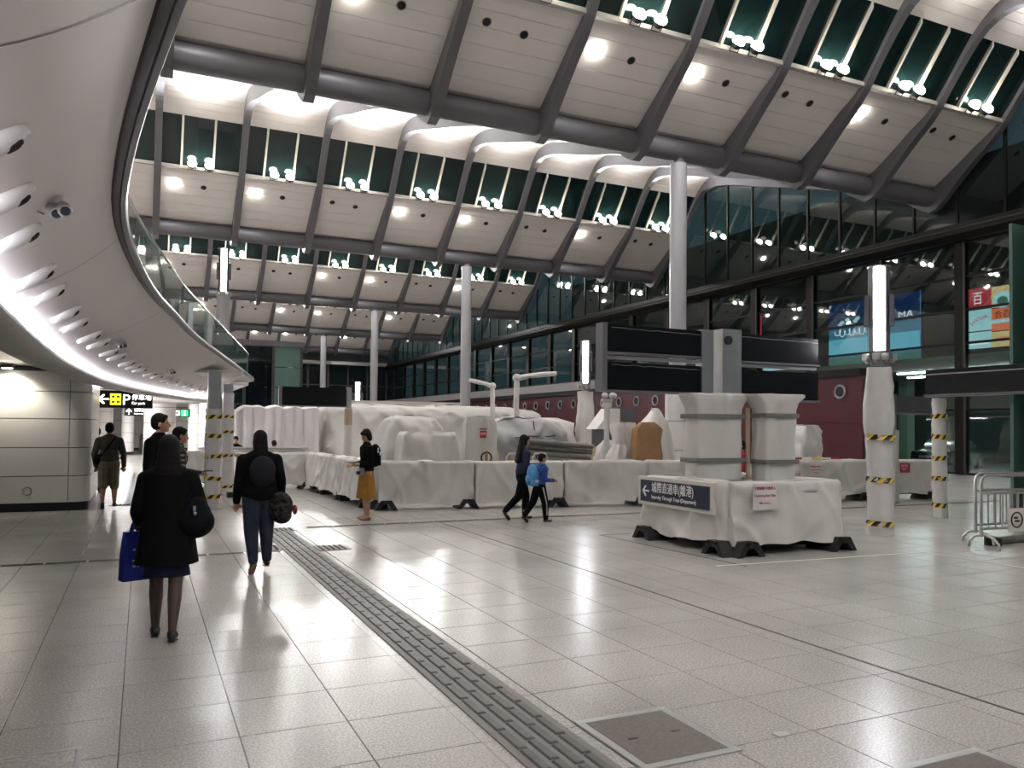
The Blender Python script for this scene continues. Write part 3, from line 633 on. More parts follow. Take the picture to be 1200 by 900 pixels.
for z0, z1 in ROWS_Z:
    x1 = -1.315
    corner(z0, z1, x1+.012).build('panel', K['wallw'], pw, smooth=35)
    for k in range(4):
        x0 = x1-2.4; m = MB(); m.bx(x0, x1, 0, .05, z0, z1); m.build('panel', K['wallw'], pw); x1 = x0-.012
corner(0, .165, -11.0, -.03).build('base', K['black'], pw, smooth=35)
m = MB(); m.bx(-11, XR-.30, .045, 3.1, .05, 2.80); m.bx(XR-.31, XR-.06, .32, 3.1, .05, 2.80); m.build('core', K['wgap'], pw)
m = MB(); m.tube([(-2.0+.075*cos(2*pi*k/18), -.003, .40+.075*sin(2*pi*k/18)) for k in range(18)], .006, 5, closed=True); m.build('access_ring', K['wgap'], pw)
# slatted ceiling
cl = thing('ceiling_low', 'low slatted metal ceiling between panelled wall and mezzanine', 'ceiling', (0, 0, 2.85), kind='structure')
sm = MB(); sm.cham((0, 0, 0), (14, .30, .03), .005); sm_me = sm.mesh('slat'); sm_me.materials.append(K['slat'])
for k in range(34): inst('slat', sm_me, cl, (-8.55, 7.2+k*.33, 0))
m = MB(); m.bx(-24, -.9, -6, 24, .08, .12); m.build('ceiling_void', K['darkback'], cl)
m = MB(); m.bx(-24, 2.75, 24, 62, .02, .10); m.build('corridor_board', K['wallw'], cl)
m = MB(); m.bx(-24, 2.0, 18.4, 24, .0, .06); m.build('bulkhead', K['lip'], cl)
for k, (x, y, l) in enumerate(((-2.6, 23, 2.0), (-.6, 25.5, 2.4), (-1.6, 29, 2.4), (1.6, 33, 2.4), (-1.8, 37, 2.6), (1.2, 41, 2.6), (-1.2, 47, 3))):
    t = thing('corridor_light', 'flat white ceiling light of the corridor, %s from the hall' % ORD[k], 'light', (x, y, 2.845), group='corridor ceiling lights')
    m = MB(); m.bx(-l/2, l/2, -.16, .16, -.03, .03); m.build('tray', K['wallw'], t)
    m = MB(); m.bx(-l/2+.04, l/2-.04, -.12, .12, -.045, -.03); m.build('diffuser', K['lamptube'], t)
    light('AREA', (x, y, 2.78), 36, (1.0, .93, .85), (0, 0, -1), shape='RECTANGLE', size=l, size_y=.3)
t = thing('wall_washer', 'small downlight glowing on the top of the panelled wall', 'light', (-2.33, 17.55, 2.80))
m = MB(); m.cyl((0, 0, -.05), .11, .08, 14); m.build('rim', K['housing'], t); m = MB(); m.cyl((0, 0, -.06), .085, .02, 14); m.build('lens', K['dlens'], t)
light('SPOT', (-2.33, 17.6, 2.70), 26, (1, .95, .80), (0, .5, -1), spot_size=radians(120), spot_blend=.5, shadow_soft_size=.08)
# side wall, back wall of the corridor
cb = thing('wall_corridor', 'white panelled back wall at the end of the corridor', 'wall', (0, 58, 0), kind='structure')
for k in range(6):
    for z0 in (0.15, 1.05, 1.95):
        m = MB(); m.bx(-8+k*1.8+.01, -6.2+k*1.8-.01, 0, .1, z0+.01, z0+.89); m.build('panel', K['wallw'], cb)
m = MB(); m.bx(-8, 2.8, -.02, .12, 0, .15); m.build('base', K['black'], cb)
m = MB(); m.bx(-8, 2.8, .1, .3, 0, 2.9); m.build('core', K['wgap'], cb)
def pcol(label, x, y, r, zt=2.86):
    c = thing('column', label, 'column', (x, y, 0), kind='structure')
    for k in range(5):
        z0 = .16+k*.54; m = MB(); m.cyl((0, 0, z0), r, min(.525, zt-z0), 24); m.build('panel_band', K['wallw'], c, smooth=True)
    m = MB(); m.cyl((0, 0, .16), r-.02, zt-.17, 20); m.build('core', K['wgap'], c)
    m = MB(); m.cyl((0, 0, 0), r-.01, .16, 24); m.build('base', K['black'], c, smooth=True)
pcol('thick white banded column in the corridor behind the tall man', .55, 30.6, .52)
pcol('white banded column in the corridor left of the waste bin', -1.85, 45, .50)
pcol('white banded column between the green exit sign and taped posts', 2.35, 42.6, .30)
pcol('slim white banded column right beside the taped posts', 2.18, 33.95, .15)
pcol('far white banded column behind the waste bin', -.75, 50, .33)
# bins at the corridor end
t = thing('waste_bin', 'grey steel waste bin at the end of the corridor', 'bin', (.15, 52, 0))
m = MB(); m.cyl((0, 0, 0), .3, 1.0, 20); m.build('drum', K['steel'], t, smooth=True); m = MB(); m.cyl((0, 0, 1.0), .31, .12, 20, r2=.2); m.build('lid', K['housing'], t, smooth=True); m = MB(); m.box((0, -.29, .86), (.28, .05, .1)); m.build('opening', K['hole'], t)
t = thing('queue_gate', 'steel gate rail beside the waste bin in corridor', 'gate', (1.15, 50, 0))
for x in (-.25, .25): m = MB(); m.tube([(x, 0, 0), (x, 0, 1.0)], .03, 8); m.build('post', K['steel'], t)
for z in (.35, .95): m = MB(); m.tube([(-.25, 0, z), (.25, 0, z)], .025, 8); m.build('rail', K['steel'], t)

# hanging signs in the corridor
def hang(name, label, x0, x1, y, z0, z1):
    t = thing(name, label, 'sign', ((x0+x1)/2, y, (z0+z1)/2)); w, h = x1-x0, z1-z0
    m = MB(); m.box((0, 0, 0), (w, .14, h)); m.build('sign_box', K['signblack'], t)
    for s in (-1, 1): m = MB(); m.tube([(s*w*.4, 0, h/2), (s*w*.4, 0, 2.85-(z0+z1)/2)], .02, 6); m.build('hanger', K['housing'], t)
    return t, w, h
def arrow(parent, mt, x, z, s, ang, y=-.074, name='arrow'):
    m = MB(); c, sn = cos(ang), sin(ang)
    def pt(a, b): return (x+s*(a*c-b*sn), z+s*(a*sn+b*c))
    for poly in ([(-.5, 0), (-.02, .48), (.12, .48), (.12, .36), (-.24, 0)], [(-.5, 0), (-.24, 0), (.12, -.36), (.12, -.48), (-.02, -.48)], [(-.3, .075), (.55, .075), (.55, -.075), (-.3, -.075)]):
        m.prism([pt(*q) for q in poly], 'Y', y, y-.003)
    m.build(name, mt, parent)
t, w, h = hang('car_park_sign', 'black car park sign with white arrow and yellow square', -1.14, .24, 24, 2.15, 2.62)
arrow(t, K['signglow'], -.52, 0, .26, 0)
m = MB(); m.box((-.22, -.074, 0), (.26, .006, .30)); ic = m.build('yellow_square', K['signyellow'], t)
for q in ((-.06, .07), (.06, .07), (-.06, -.07), (.06, -.07)): m = MB(); m.box((-.22+q[0], -.079, q[1]), (.07, .003, .06)); m.build('icon_mark', K['hblack'], ic)
text('P', .40, K['signglow'], t, (-.065, -.074, -.14)); text('停車場', .165, K['signglow'], t, (.17, -.074, 0.0), width=.48); text('Car park', .10, K['signglow'], t, (.17, -.074, -.13), width=.33)
t, w, h = hang('train_direction_sign', 'smaller black hanging sign with up arrow behind the car park sign', -.72, .40, 38, 2.08, 2.45)
arrow(t, K['signglow'], -.38, 0, .24, -pi/2); text('城際直通車', .16, K['signglow'], t, (-.18, -.074, 0.0), width=.66); text('Intercity Train', .085, K['signglow'], t, (-.18, -.074, -.12), width=.6)
t, w, h = hang('exit_sign', 'green and white exit sign hanging in the corridor', 1.2, 1.9, 38, 2.05, 2.4)
m = MB(); m.box((-.18, -.074, 0), (.2, .005, .22)); m.build('white_square', K['signglow'], t); m = MB(); m.box((.12, -.074, 0), (.3, .005, .26)); m.build('green_panel', K['signgreen'], t)
m = MB(); m.sph((.12, -.082, .08), (.03, .004, .03), 8, 5); m.box((.12, -.08, 0), (.05, .004, .1)); m.box((.09, -.08, -.08), (.03, .004, .08), 0, 0, .4); m.box((.15, -.08, -.08), (.03, .004, .08), 0, 0, -.4); m.build('runner', K['signglow'], t)
m = MB(); m.box((-.18, -.08, 0), (.08, .004, .10)); m.build('icon_mark', K['hblack'], t)
# ================================================================ SHEETED BARRIERS
def foot(parent, x, rz=0, name='foot'):
    m = MB()
    # splayed A-shaped black rubber foot, opening through the middle
    q = lambda pts: [(a+x, b) for a, b in pts]
    for s in (-1, 1): m.prism(q([(s*.24, 0), (s*.15, 0), (s*.05, .12), (s*.06, .20), (s*.11, .20)]), 'Y', -.26, .26)
    m.prism(q([(-.11, .20), (-.06, .12), (.06, .12), (.11, .20)]), 'Y', -.26, .26)
    return m.build(name, K['rubber'], parent)
def barrier(label, x, y, rz, L=2.05, H=1.0, seed=0, feet=(-1, 1), mt='sheet', flare=.05, z0=.13, half=.16, wr=.06):
    t = thing('sheeted_barrier', label, 'barrier', (x, y, 0), rz, group='sheeted barriers')
    prof = [(lerp(z0, H, k/13), L/2+flare*.15*(1-k/13)+.005, half+flare*(1-k/13)) for k in range(14)]
    prof = prof[:-1] + [(H-.03, L/2, half), (H, L/2-.03, half-.05)]
    m = sheet(prof, 110, wr, seed, 14, 1.8, 1.2, sag=.07, pleat=.025, pf=4.2); m.build('plastic_sheet', K[mt], t, smooth=70)
    # the wrapped barrier inside, seen under the hem
    m = MB(); m.box((0, 0, .5), (L-.2, .1, .75)); m.build('barrier_core', K['rubber'], t)
    for s in feet: foot(t, s*(L/2-.12))
    return t
ax, ay, bx_, by_ = 4.45, 16.15, 18.50, 14.15
ang = atan2(by_-ay, bx_-ax); n = 7; Lb = hypot(bx_-ax, by_-ay)/n
lb = ['first white sheeted barrier of the long row, right of the woman in mustard skirt', 'second white sheeted barrier of the long row, left of the walking pair',
      'third white sheeted barrier of the long row, right of the walking boy', 'fourth white sheeted barrier of the long row, left of the navy arrow sign',
      'white sheeted barrier behind the signed barrier island', 'white sheeted barrier with small printed notice, right of the island', 'last white sheeted barrier of the row with a red notice']
BAR = []
for k in range(n):
    f = (k+.5)/n; BAR.append(barrier(lb[k], lerp(ax, bx_, f), lerp(ay, by_, f), ang, Lb-.06, 1.0, 10+k, (-1, 1) if k in (0, 3, 6) else (1,)))
for k, (y, lab) in enumerate(((17.35, 'white sheeted barrier turning the corner behind the mustard skirt woman'), (19.3, 'white sheeted barrier with a deep fold, second behind the corner'), (21.2, 'white sheeted barrier farthest down the short side row'))):
    barrier(lab, 4.42-.06*k, y, pi/2+.03, 1.95, 1.0, 30+k, (-1,), flare=.09)
barrier('far white sheeted barrier right of the backpack woman', 3.25, 22.25, 0, 2.0, 1.0, 40, (1,))
barrier('far white sheeted barrier mostly behind the backpack woman', 1.75, 23.5, .4, 1.6, 1.0, 41, (-1,))
# notices on the row
b = BAR[6]; m = MB(); m.box((.02, -.235, .80), (.30, .012, .24)); nt = m.build('red_notice', K['redsign'], b)
text('危險 勿近', .05, K['white'], nt, (-.11, -.243, .84)); text('Construction Site', .028, K['white'], nt, (-.11, -.243, .79)); text('No Entry', .03, K['white'], nt, (-.07, -.243, .74))
b = BAR[5]; m = MB(); m.box((-.62, -.235, .77), (.36, .012, .28)); nt = m.build('paper_notice', K['paper'], b)
text('主盤範圍 不准進入', .04, K['redink'], nt, (-.78, -.243, .83), width=.32); text('Construction Site', .042, K['redink'], nt, (-.78, -.243, .76), width=.32); text('No Entry', .04, K['redink'], nt, (-.69, -.243, .69))
t = thing('warning_light_bar', 'red and yellow tape bar lying on the barrier right of the island', 'tape', (15.0, 14.58, 1.02), ang)
for k, c_ in enumerate(('redsign', 'white', 'yellow', 'white', 'redsign')): m = MB(); m.box((-.56+k*.28, 0, .02), (.275, .06, .04)); m.build('section', K[c_], t)

# ---------------------------------------------------------------- signed island
isl = thing('barrier_island', 'square white sheeted barrier enclosure carrying the navy arrow sign', 'barrier', (0, 0, 0))
IX0, IX1, IY0, IY1 = 7.36, 9.24, 8.70, 10.62
def wallsheet(x0, y0, x1, y1, seed, name):
    L = hypot(x1-x0, y1-y0); a = atan2(y1-y0, x1-x0)
    prof = [(lerp(.13, .97, k/14), L/2+.02*(1-k/14), .09+.05*(1-k/14)) for k in range(15)] + [(1.0, L/2-.03, .05)]
    m = sheet(prof, 120, .06, seed, 14, 1.6, 1.3, sag=.06, pleat=.02, pf=3.5); return m.build(name, K['sheet'], isl, ((x0+x1)/2, (y0+y1)/2, 0), a, smooth=70)
wallsheet(IX0, IY1, IX0, IY0, 51, 'arrow_side_sheet'); wallsheet(IX0-.02, IY0, IX1, IY0-.12, 52, 'notice_side_sheet'); wallsheet(IX1, IY0-.1, IX1, IY1, 53, 'right_side_sheet'); wallsheet(IX0, IY1, IX1, IY1, 54, 'rear_side_sheet')
m = sheet([(.86, 1.0, 1.1), (.93, .95, 1.05), (.95, .5, .6)], 60, .05, 55, 8, 2, 1); m.build('cover_sheet', K['sheetg'], isl, ((IX0+IX1)/2, (IY0+IY1)/2, 0), smooth=70)
for x, y, rz in ((IX0-.0, IY1-.15, pi/2), (IX0-.0, IY0+.05, pi/2), (IX1-.1, IY0-.10, 0), (IX0+.12, IY0-.05, 0)):
    f_ = foot(isl, 0); f_.location = (x, y, 0); f_.rotation_euler = (0, 0, rz)
m = MB(); m.bx(IX0+.1, IX1-.1, IY0+.1, IY1-.1, .05, .5); m.build('inner_base', K['rubber'], isl)
# arrow sign hung on the -X face, seen from camera side
sg = thing('arrow_sign', 'navy direction sign with white arrow and Chinese lettering on the island', 'sign', (IX0-.175, (IY0+IY1)/2+.06, .76), -pi/2)
m = MB(); m.box((0, 0, 0), (1.84, .04, .44)); m.build('board', K['offwhite'], sg)
m = MB(); m.box((0, -.025, 0), (1.68, .012, .33)); m.build('navy_panel', K['navy'], sg)
arrow(sg, K['white'], -.70, 0, .18, 0, -.033)
text('城際直通車(離港)', .175, K['white'], sg, (-.54, -.033, .0), width=1.02); text('Intercity Through Train (Departure)', .082, K['white'], sg, (-.54, -.033, -.11), width=1.08)
nt = thing('paper_notice', 'white construction notice with red lettering on the island front', 'notice', (IX0+.44, IY0-.20, .80), -.057)
m = MB(); m.box((0, 0, 0), (.40, .006, .36)); m.build('sheet_of_paper', K['paper'], nt)
text('主盤範圍 不准進入', .05, K['redink'], nt, (-.18, -.005, .10), width=.36); text('Construction Site', .055, K['redink'], nt, (-.18, -.005, .0), width=.36); text('No Entry', .055, K['redink'], nt, (-.09, -.005, -.10), width=.18)

# pylon: two steel posts with black covered sign panels, wrapped boxes
py = thing('sign_pylon', 'double sign pylon with black wrapped panels rising from the island', 'sign', (0, 0, 0))
YP = 10.0
def panel(parent, x0, x1, y, z0, z1, th=.16, name='sign_panel', mt='signblack'):
    m = MB(); m.bx(x0, x1, y-th/2, y+th/2, z0, z1); p = m.build(name, K[mt], parent)
    fr = MB(); fr.bx(x0-.03, x1+.03, y-th/2-.012, y+th/2, z0-.03, z0); fr.build('panel_trim', K['steelgrey'], p)
    return p
m = MB(); m.bx(7.83, 8.05, YP-.10, YP+.06, .9, 3.27); m.build('post', K['steel'], py)
m = MB(); m.bx(8.20, 8.57, YP-.14, YP+.10, .9, 3.30); m.build('post', K['steel'], py)
m = MB(); m.cyl((8.30, YP-.14, 3.12), .07, -.03, 14, 'Y'); m.build('camera_eye', K['hole'], py)
for z0, z1 in ((2.85, 3.25), (2.29, 2.70)):
    p = panel(py, 6.14, 7.82, YP, z0, z1); 
m = MB(); m.bx(6.04, 6.12, YP-.1, YP+.1, 2.26, 3.27); m.build('end_post', K['steelgrey'], py)
m = MB(); m.bx(6.1, 7.83, YP-.05, YP+.02, 2.745, 2.795); m.build('cross_rail', K['steel'], py)
for z0, z1 in ((2.82, 3.25), (2.22, 2.68)):
    panel(py, 8.59, 10.26, YP, z0, z1)
m = MB(); m.bx(8.56, 10.26, YP-.05, YP+.02, 2.73, 2.78); m.build('cross_rail', K['steel'], py)
# creased cling wrap over panels: ridged sheet edges
for (x0, x1, z) in ((6.2, 7.8, 3.21), (6.2, 7.8, 2.67), (8.62, 10.24, 3.21)):
    m = MB(); pts = [(lerp(x0, x1, k/14), YP-.088, z - .03*abs(noise.noise(Vector((k*.9, z, 1)))) - .02*(k/14)) for k in range(15)]; m.tube(pts, .006, 5); m.build('wrap_crease', K['housing'], py)
def wrapbox(label, x0, x1, y, z0, z1, seed, fl, bands, fly=0.0):
    t = thing('wrapped_display', label, 'wrapped display', ((x0+x1)/2, y, z0)); hx = (x1-x0)/2; H = z1-z0
    prof = [(lerp(0, H*.82, k/10), hx, .17) for k in range(11)] + [(H*.90, hx+.04+fl*.3, .19), (H*.97, hx+.10+fl, .22), (H, hx+.11+fl, .20)]
    m = sheet(prof, 64, .03, seed, 9, 3, 1.5); m.build('plastic_sheet', K['sheet'], t, smooth=70)
    for zb in bands:
        m = MB(); ring = lambda e, z: [Vector((sx*(hx+.035+e), sy*(.205+e), z)) for sx, sy in ((-1, -1), (1, -1), (1, 1), (-1, 1))]
        m.loft([ring(0, zb-.035), ring(.004, zb), ring(0, zb+.035)], False); m.build('tape_band', K['ducttape'], t)
    return t
t = wrapbox('white sheet-wrapped display box with two grey tapes, left one on the island', 7.48, 8.34, 9.72, .96, 2.27, 61, 0.0, (.30, .96))
wrapbox('white sheet-wrapped display box with two grey tapes, right one on the island', 8.52, 9.10, 9.42, .96, 2.27, 62, .07, (.28, .98))
tb = thing('timber_batten', 'thin timber batten beside the left wrapped display box', 'timber', (8.40, 9.52, .96)); m = MB(); m.cham((0, 0, .55), (.05, .04, 1.1), .004); m.build('batten', K['wood'], tb); m = MB(); m.box((0, .02, .02), (.1, .1, .04)); m.build('shoe', K['steel'], tb)

# ---------------------------------------------------------------- wrapped posts with hazard tape
def hazard(parent, z, r, h=.09, n=14, sq=False, hx=0, hy=0):
    m = MB(); vs = []; fs = []
    for k in range(n):
        for (kk, zz) in ((k, z-h/2), (k+1.0, z-h/2), (k+1.9, z+h/2), (k+.9, z+h/2)):
            a = 2*pi*kk/n; x, y = cos(a), sin(a)
            if sq: q = max(abs(x)/hx, abs(y)/hy); x, y = x/q, y/q
            else: x, y = x*r, y*r
            vs.append((x, y, zz + .010*sin(a*2+z*9)))
        fs.append((4*k, 4*k+1, 4*k+2, 4*k+3))
    m.add(vs, fs); m.mi = [k % 2 for k in range(n)]
    return m.build('hazard_tape', [K['yellow'], K['hblack']], parent)
def lamp_head(t, z, s=1.0, face=None, w=14.):
    """dark housing with bright vertical tube, two side wings"""
    face = face if face is not None else atan2(-t.location.y, -t.location.x)   # towards the hall centre line
    f = Vector((cos(face), sin(face), 0)); r = Vector((-f.y, f.x, 0))
    m = MB(); m.tube([(0, 0, z), (0, 0, z+1.40*s)], .17*s, 10); hs = m.build('lamp_housing', K['fascia'], t)
    m = MB(); m.tube([Vector((0, 0, z+.02*s))+f*.13*s, Vector((0, 0, z+1.39*s))+f*.13*s], .088*s, 14); m.build('light_tube', K['lamptube'], t, smooth=True)
    for sg_ in (-1, 1):
        m = MB(); c_ = Vector((0, 0, z+.68*s)) + r*sg_*.19*s + f*.04*s; m.box(c_, (.16*s, .07*s, .52*s), face); m.build('side_wing', K['black'], t)
    m = MB(); m.cyl((0, 0, z+1.40*s), .185*s, .03*s, 12); m.build('cap', K['housing'], t)
def collar(t, z, s=1.0):
    m = MB(); m.cyl((0, 0, z-.22*s), .13*s, .22*s, 12, r2=.18*s); c_ = m.build('collar', K['housing'], t)
    for k in range(7):
        a = k*2*pi/7; m = MB(); p = Vector((cos(a)*.2*s, sin(a)*.2*s, z-.07*s)); m.box(p, (.13*s, .10*s, .11*s), a+.3); m.cyl(p+Vector((0, 0, -.09*s)), .035*s, .06*s, 8); m.build('spot_bracket', K['steel'], c_)
def wrapped_post(name, label, cat, x, y, r, z1, seed, tapes, lamp=False, bulge=None, tr=None, mt='clearplastic', s=1.0):
    t = thing(name, label, cat, (x, y, 0)); prof = []
    for k in range(19):
        z = z1*k/18; rr = r*(1.06 if k == 0 else 1.0) + (bulge(z) if bulge else 0); prof.append((z, rr, rr))
    m = sheet(prof, 28, r*.16, seed, 2.2, 5/r*.2, 1.8); m.build('plastic_wrap', K[mt], t, smooth=70)
    for z in tapes: hazard(t, z, ((tr or r)+(max(bulge(z-.05), bulge(z+.05)) if bulge else 0))*1.10+.012)
    if lamp: collar(t, z1+.24*s, s); lamp_head(t, z1+.26*s, s)
    return t
wrapped_post('lamp_post', 'plastic-wrapped lamp post with tall white tube and hazard tape, front right', 'lamp post', 11.12, 9.43, .185, 2.78, 71, (.20, .92, 1.62), True, lambda z: (.035 if 1.75 < z < 2.3 else (.02 if 1.66 < z < 2.6 else 0)))
wrapped_post('wrapped_post', 'plastic-wrapped post with five hazard tapes under the right sign beam', 'post', 14.61, 10.95, .125, 2.40, 72, (.25, .78, 1.19, 1.62, 2.03))
t = thing('taped_post', 'square post wrapped in clear plastic with hazard tapes below the mezzanine', 'post', (1.33, 17.46, 0))
m = sheet([(z, .14, .14) for z in zsteps(.0, 2.05, 14)], 36, .03, 73, 8, 4, 2); m.build('plastic_wrap', K['clearplastic'], t, smooth=70)
m = MB(); m.bx(-.125, .125, -.125, .125, 0, 2.82); m.build('steel_post', K['steel'], t); m = MB(); m.cyl((0, 0, 0), .2, .015, 16); m.build('plate', K['steel'], t)
for z in (.26, .62, 1.07, 1.50, 1.88): hazard(t, z, 0, .08, 14, True, .165, .165)
t = thing('taped_post', 'farther square post wrapped in plastic with hazard tapes below the mezzanine', 'post', (1.90, 20.73, 0))
m = sheet([(z, .13, .13) for z in zsteps(.0, 2.5, 14)], 36, .03, 74, 8, 4, 2); m.build('plastic_wrap', K['clearplastic'], t, smooth=70)
m = MB(); m.bx(-.11, .11, -.11, .11, 0, 2.72); m.build('steel_post', K['steel'], t)
for z in (.22, .98, 1.56, 1.92): hazard(t, z, 0, .07, 14, True, .155, .155)
wrapped_post('lamp_post', 'sheet-wrapped lamp post with white tube, left of the black sign pylon', 'lamp post', 13.95, 24.0, .30, 3.0, 75, (), True, lambda z: .05*sin(z*1.5), mt='sheet', s=1.05)
t = thing('lamp_post', 'lamp post with white tube standing on the mezzanine', 'lamp post', (2.3, 27.3, 3.57)); 
m = MB(); m.cyl((0, 0, 0), .21, 2.35, 18); m.build('shaft', K['column'], t, smooth=True); collar(t, 2.45, .9); lamp_head(t, 2.45, 1.0)
t = thing('lamp_post', 'small far white tube lamp behind the sheeted mounds', 'lamp post', (13.9, 56, 0))
m = MB(); m.cyl((0, 0, 0), .2, 2.6, 12); m.build('shaft', K['column'], t); lamp_head(t, 2.6, 1.6, -2.0)

# ---------------------------------------------------------------- other covered signs
t = thing('covered_sign', 'long black covered sign on a post above the mounds', 'sign', (0, 0, 0))
panel(t, 3.38, 5.12, 22.0, 2.27, 2.77, .14); m = MB(); m.bx(5.12, 5.26, 21.93, 22.07, 1.75, 2.80); m.build('post', K['steel'], t)
m = sheet([(z, .10, .10) for z in zsteps(0, 1.75, 8)], 24, .01, 81, 6); m.build('post_wrap', K['sheet'], t, (5.19, 22, 0), smooth=70); m = MB(); m.bx(5.10, 5.28, 21.91, 22.09, 1.75, 2.2); m.build('cardboard_sleeve', K['wood'], t)
m = MB(); m.bx(3.30, 3.38, 21.93, 22.07, 2.25, 2.79); m.build('end_cap', K['steelgrey'], t)
t = thing('covered_sign', 'long black covered sign beam at the right edge on a taped post', 'sign', (14.5, 11.0, 0))
m = MB(); m.bx(-.10, .10, -3.6, .1, 2.47, 2.97); m.build('sign_panel', K['signblack'], t); m = MB(); m.bx(-.12, .12, -3.6, .12, 2.42, 2.47); m.build('panel_trim', K['steelgrey'], t); m = MB(); m.bx(-.11, .11, -3.6, .11, 2.86, 2.885); m.build('panel_seam', K['housing'], t)
t = thing('covered_sign', 'plastic covered grey sign on a slim post before the garage doors', 'sign', (16.5, 13.6, 0))
m = MB(); m.bx(0.05, 1.35, -.07, .07, 2.18, 2.58); m.build('sign_panel', K['fascia'], t); m = MB(); m.bx(-.08, .05, -.07, .07, 1.75, 2.62); m.build('post', K['steel'], t)
m = sheet([(z, .11, .11) for z in zsteps(0, 1.75, 8)], 24, .01, 82, 4); m.build('post_wrap', K['sheet'], t, smooth=70); m = MB(); m.bx(0, 1.38, -.08, .08, 2.14, 2.18); m.build('panel_trim', K['steel'], t)

# ================================================================ MOUNDS BEHIND THE BARRIERS
def mound(name, label, prof, loc, rz=0, n=90, wr=.10, seed=0, p=7, mt='sheet', fx=1.4, fz=.9, parts=None, pleat=.07, pf=4.0):
    t = thing(name, label, 'sheeted mound', loc, rz)
    fine = []
    for a_, b_ in zip(prof[:-1], prof[1:]): fine += [tuple(lerp(u_, v_, j/3) for u_, v_ in zip(a_, b_)) for j in range(3)]
    m = sheet(fine+[prof[-1]], int(n*1.6), wr*1.15, seed, p*1.6, fx, fz, pleat=pleat, pf=pf); m.build('plastic_sheet', K[mt], t, smooth=75); return t
# row of upright bundles, fluted
t = thing('sheeted_bundles', 'row of lumpy lilac white sheeted bundles left of the big tent', 'sheeted mound', (3.95, 27.2, 0))
m = MB(); rings = []
for k in range(13):
    z = 2.30*k/12; ring = []
    for i in range(97):
        u = i/96; x = -1.35+2.7*u; env = min(1, (u*7))**.5
        zz = z*(0.84+.16*env+.03*noise.noise(Vector((u*9, 1, 2))))
        lob = abs(sin(u*pi*8.5 + .4*noise.noise(Vector((u*5, z, 0)))))**.55
        y = -.62 + (.10*(1-lob) if z > 1.1 else .03*(1-lob)) + .10*max(0, z-1.15) - .05*noise.noise(Vector((u*14, z*2, 4))) + (.05 if abs(z-1.15) < .12 else 0)
        ring.append(Vector((x, y, zz)))
    rings.append(ring)
top = [Vector((v.x, v.y+.35, v.z+.06)) for v in rings[-1]]; rings += [top, [Vector((v.x, .8, v.z)) for v in top], [Vector((v.x, .9, 0)) for v in top]]
m.loft(rings, False, ring_closed=False); m.build('plastic_sheet', K['sheet2'], t, smooth=60)
m = MB(); m.bx(-1.25, 1.25, -.45, .75, 0, 1.9); m.build('stacked_core', K['wood'], t)
mound('sheeted_tent', 'big white sheeted tent with long ridge across the middle background', [(0, 4.4, 2.0), (.5, 4.35, 1.98), (1.0, 4.28, 1.95), (1.5, 4.2, 1.9), (2.0, 4.12, 1.85), (2.25, 4.05, 1.75), (2.38, 3.9, 1.5), (2.5, 3.4, .5)], (9.75, 28.8, 0), 0, 140, .14, 91, 9, 'sheet', .9, .6)
mound('sheeted_stack', 'low white sheeted stack ending the tent on its right', [(0, 1.45, 1.0), (.7, 1.42, .98), (1.4, 1.38, .95), (1.9, 1.28, .85), (2.05, 1.0, .5)], (12.0, 24.5, 0), 0, 100, .12, 92, 7)
mound('sheeted_cabinet', 'tall white sheeted cabinet behind the barrier corner', [(0, .85, .5), (.6, .82, .48), (1.2, .80, .45), (1.7, .74, .42), (1.92, .62, .36), (2.0, .45, .2)], (6.35, 19.9, 0), 0, 70, .08, 93, 6, 'sheet', 2, 1)
mound('sheeted_box', 'lower white sheeted box in front of the tall cabinet', [(0, .80, .4), (.5, .77, .38), (1.0, .74, .36), (1.5, .69, .33), (1.6, .62, .28)], (6.42, 18.8, 0), 0, 60, .05, 94, 8, 'sheet', 2, 1)
t = mound('sheeted_hoarding', 'white sheeted panel with a red notice behind the barrier row', [(0, .50, .12), (.6, .46, .11), (1.2, .43, .1), (1.8, .41, .09), (1.98, .36, .06)], (7.62, 18.3, 0), 0, 50, .05, 95, 6, 'sheet', 2.5, 1)
m = MB(); m.box((-.0, -.215, 1.55), (.17, .01, .18)); nt = m.build('red_notice', K['redsign'], t); text('危險', .07, K['white'], nt, (-.07, -.222, 1.54)); m = MB(); m.box((-.0, -.215, 1.68), (.2, .008, .03)); m.build('notice_header', K['wgap'], t)
mound('sheeted_pile', 'grey sheeted pile tied with rope above the stacked pipes', [(0, 1.3, .55), (.7, 1.28, .55), (1.2, 1.25, .52), (1.6, 1.1, .45), (1.85, .85, .35), (2.0, .5, .2)], (9.45, 19.8, 0), -.12, 80, .13, 96, 5, 'sheetg', 1.5, 1)
t = thing('rope', 'thin dark rope tied around the grey sheeted pile', 'rope', (9.6, 19.15, 0))
m = MB(); m.tube([(0, -.05, .9), (.02, -.02, 1.3), (.0, .05, 1.6), (.03, .2, 1.9)], .015, 6); m.build('strand', K['black'], t); m = MB(); m.tube([(-.6, .0, 1.45), (-.2, -.02, 1.5), (.3, 0, 1.48), (.8, 0, 1.55)], .015, 6); m.build('strand', K['black'], t)
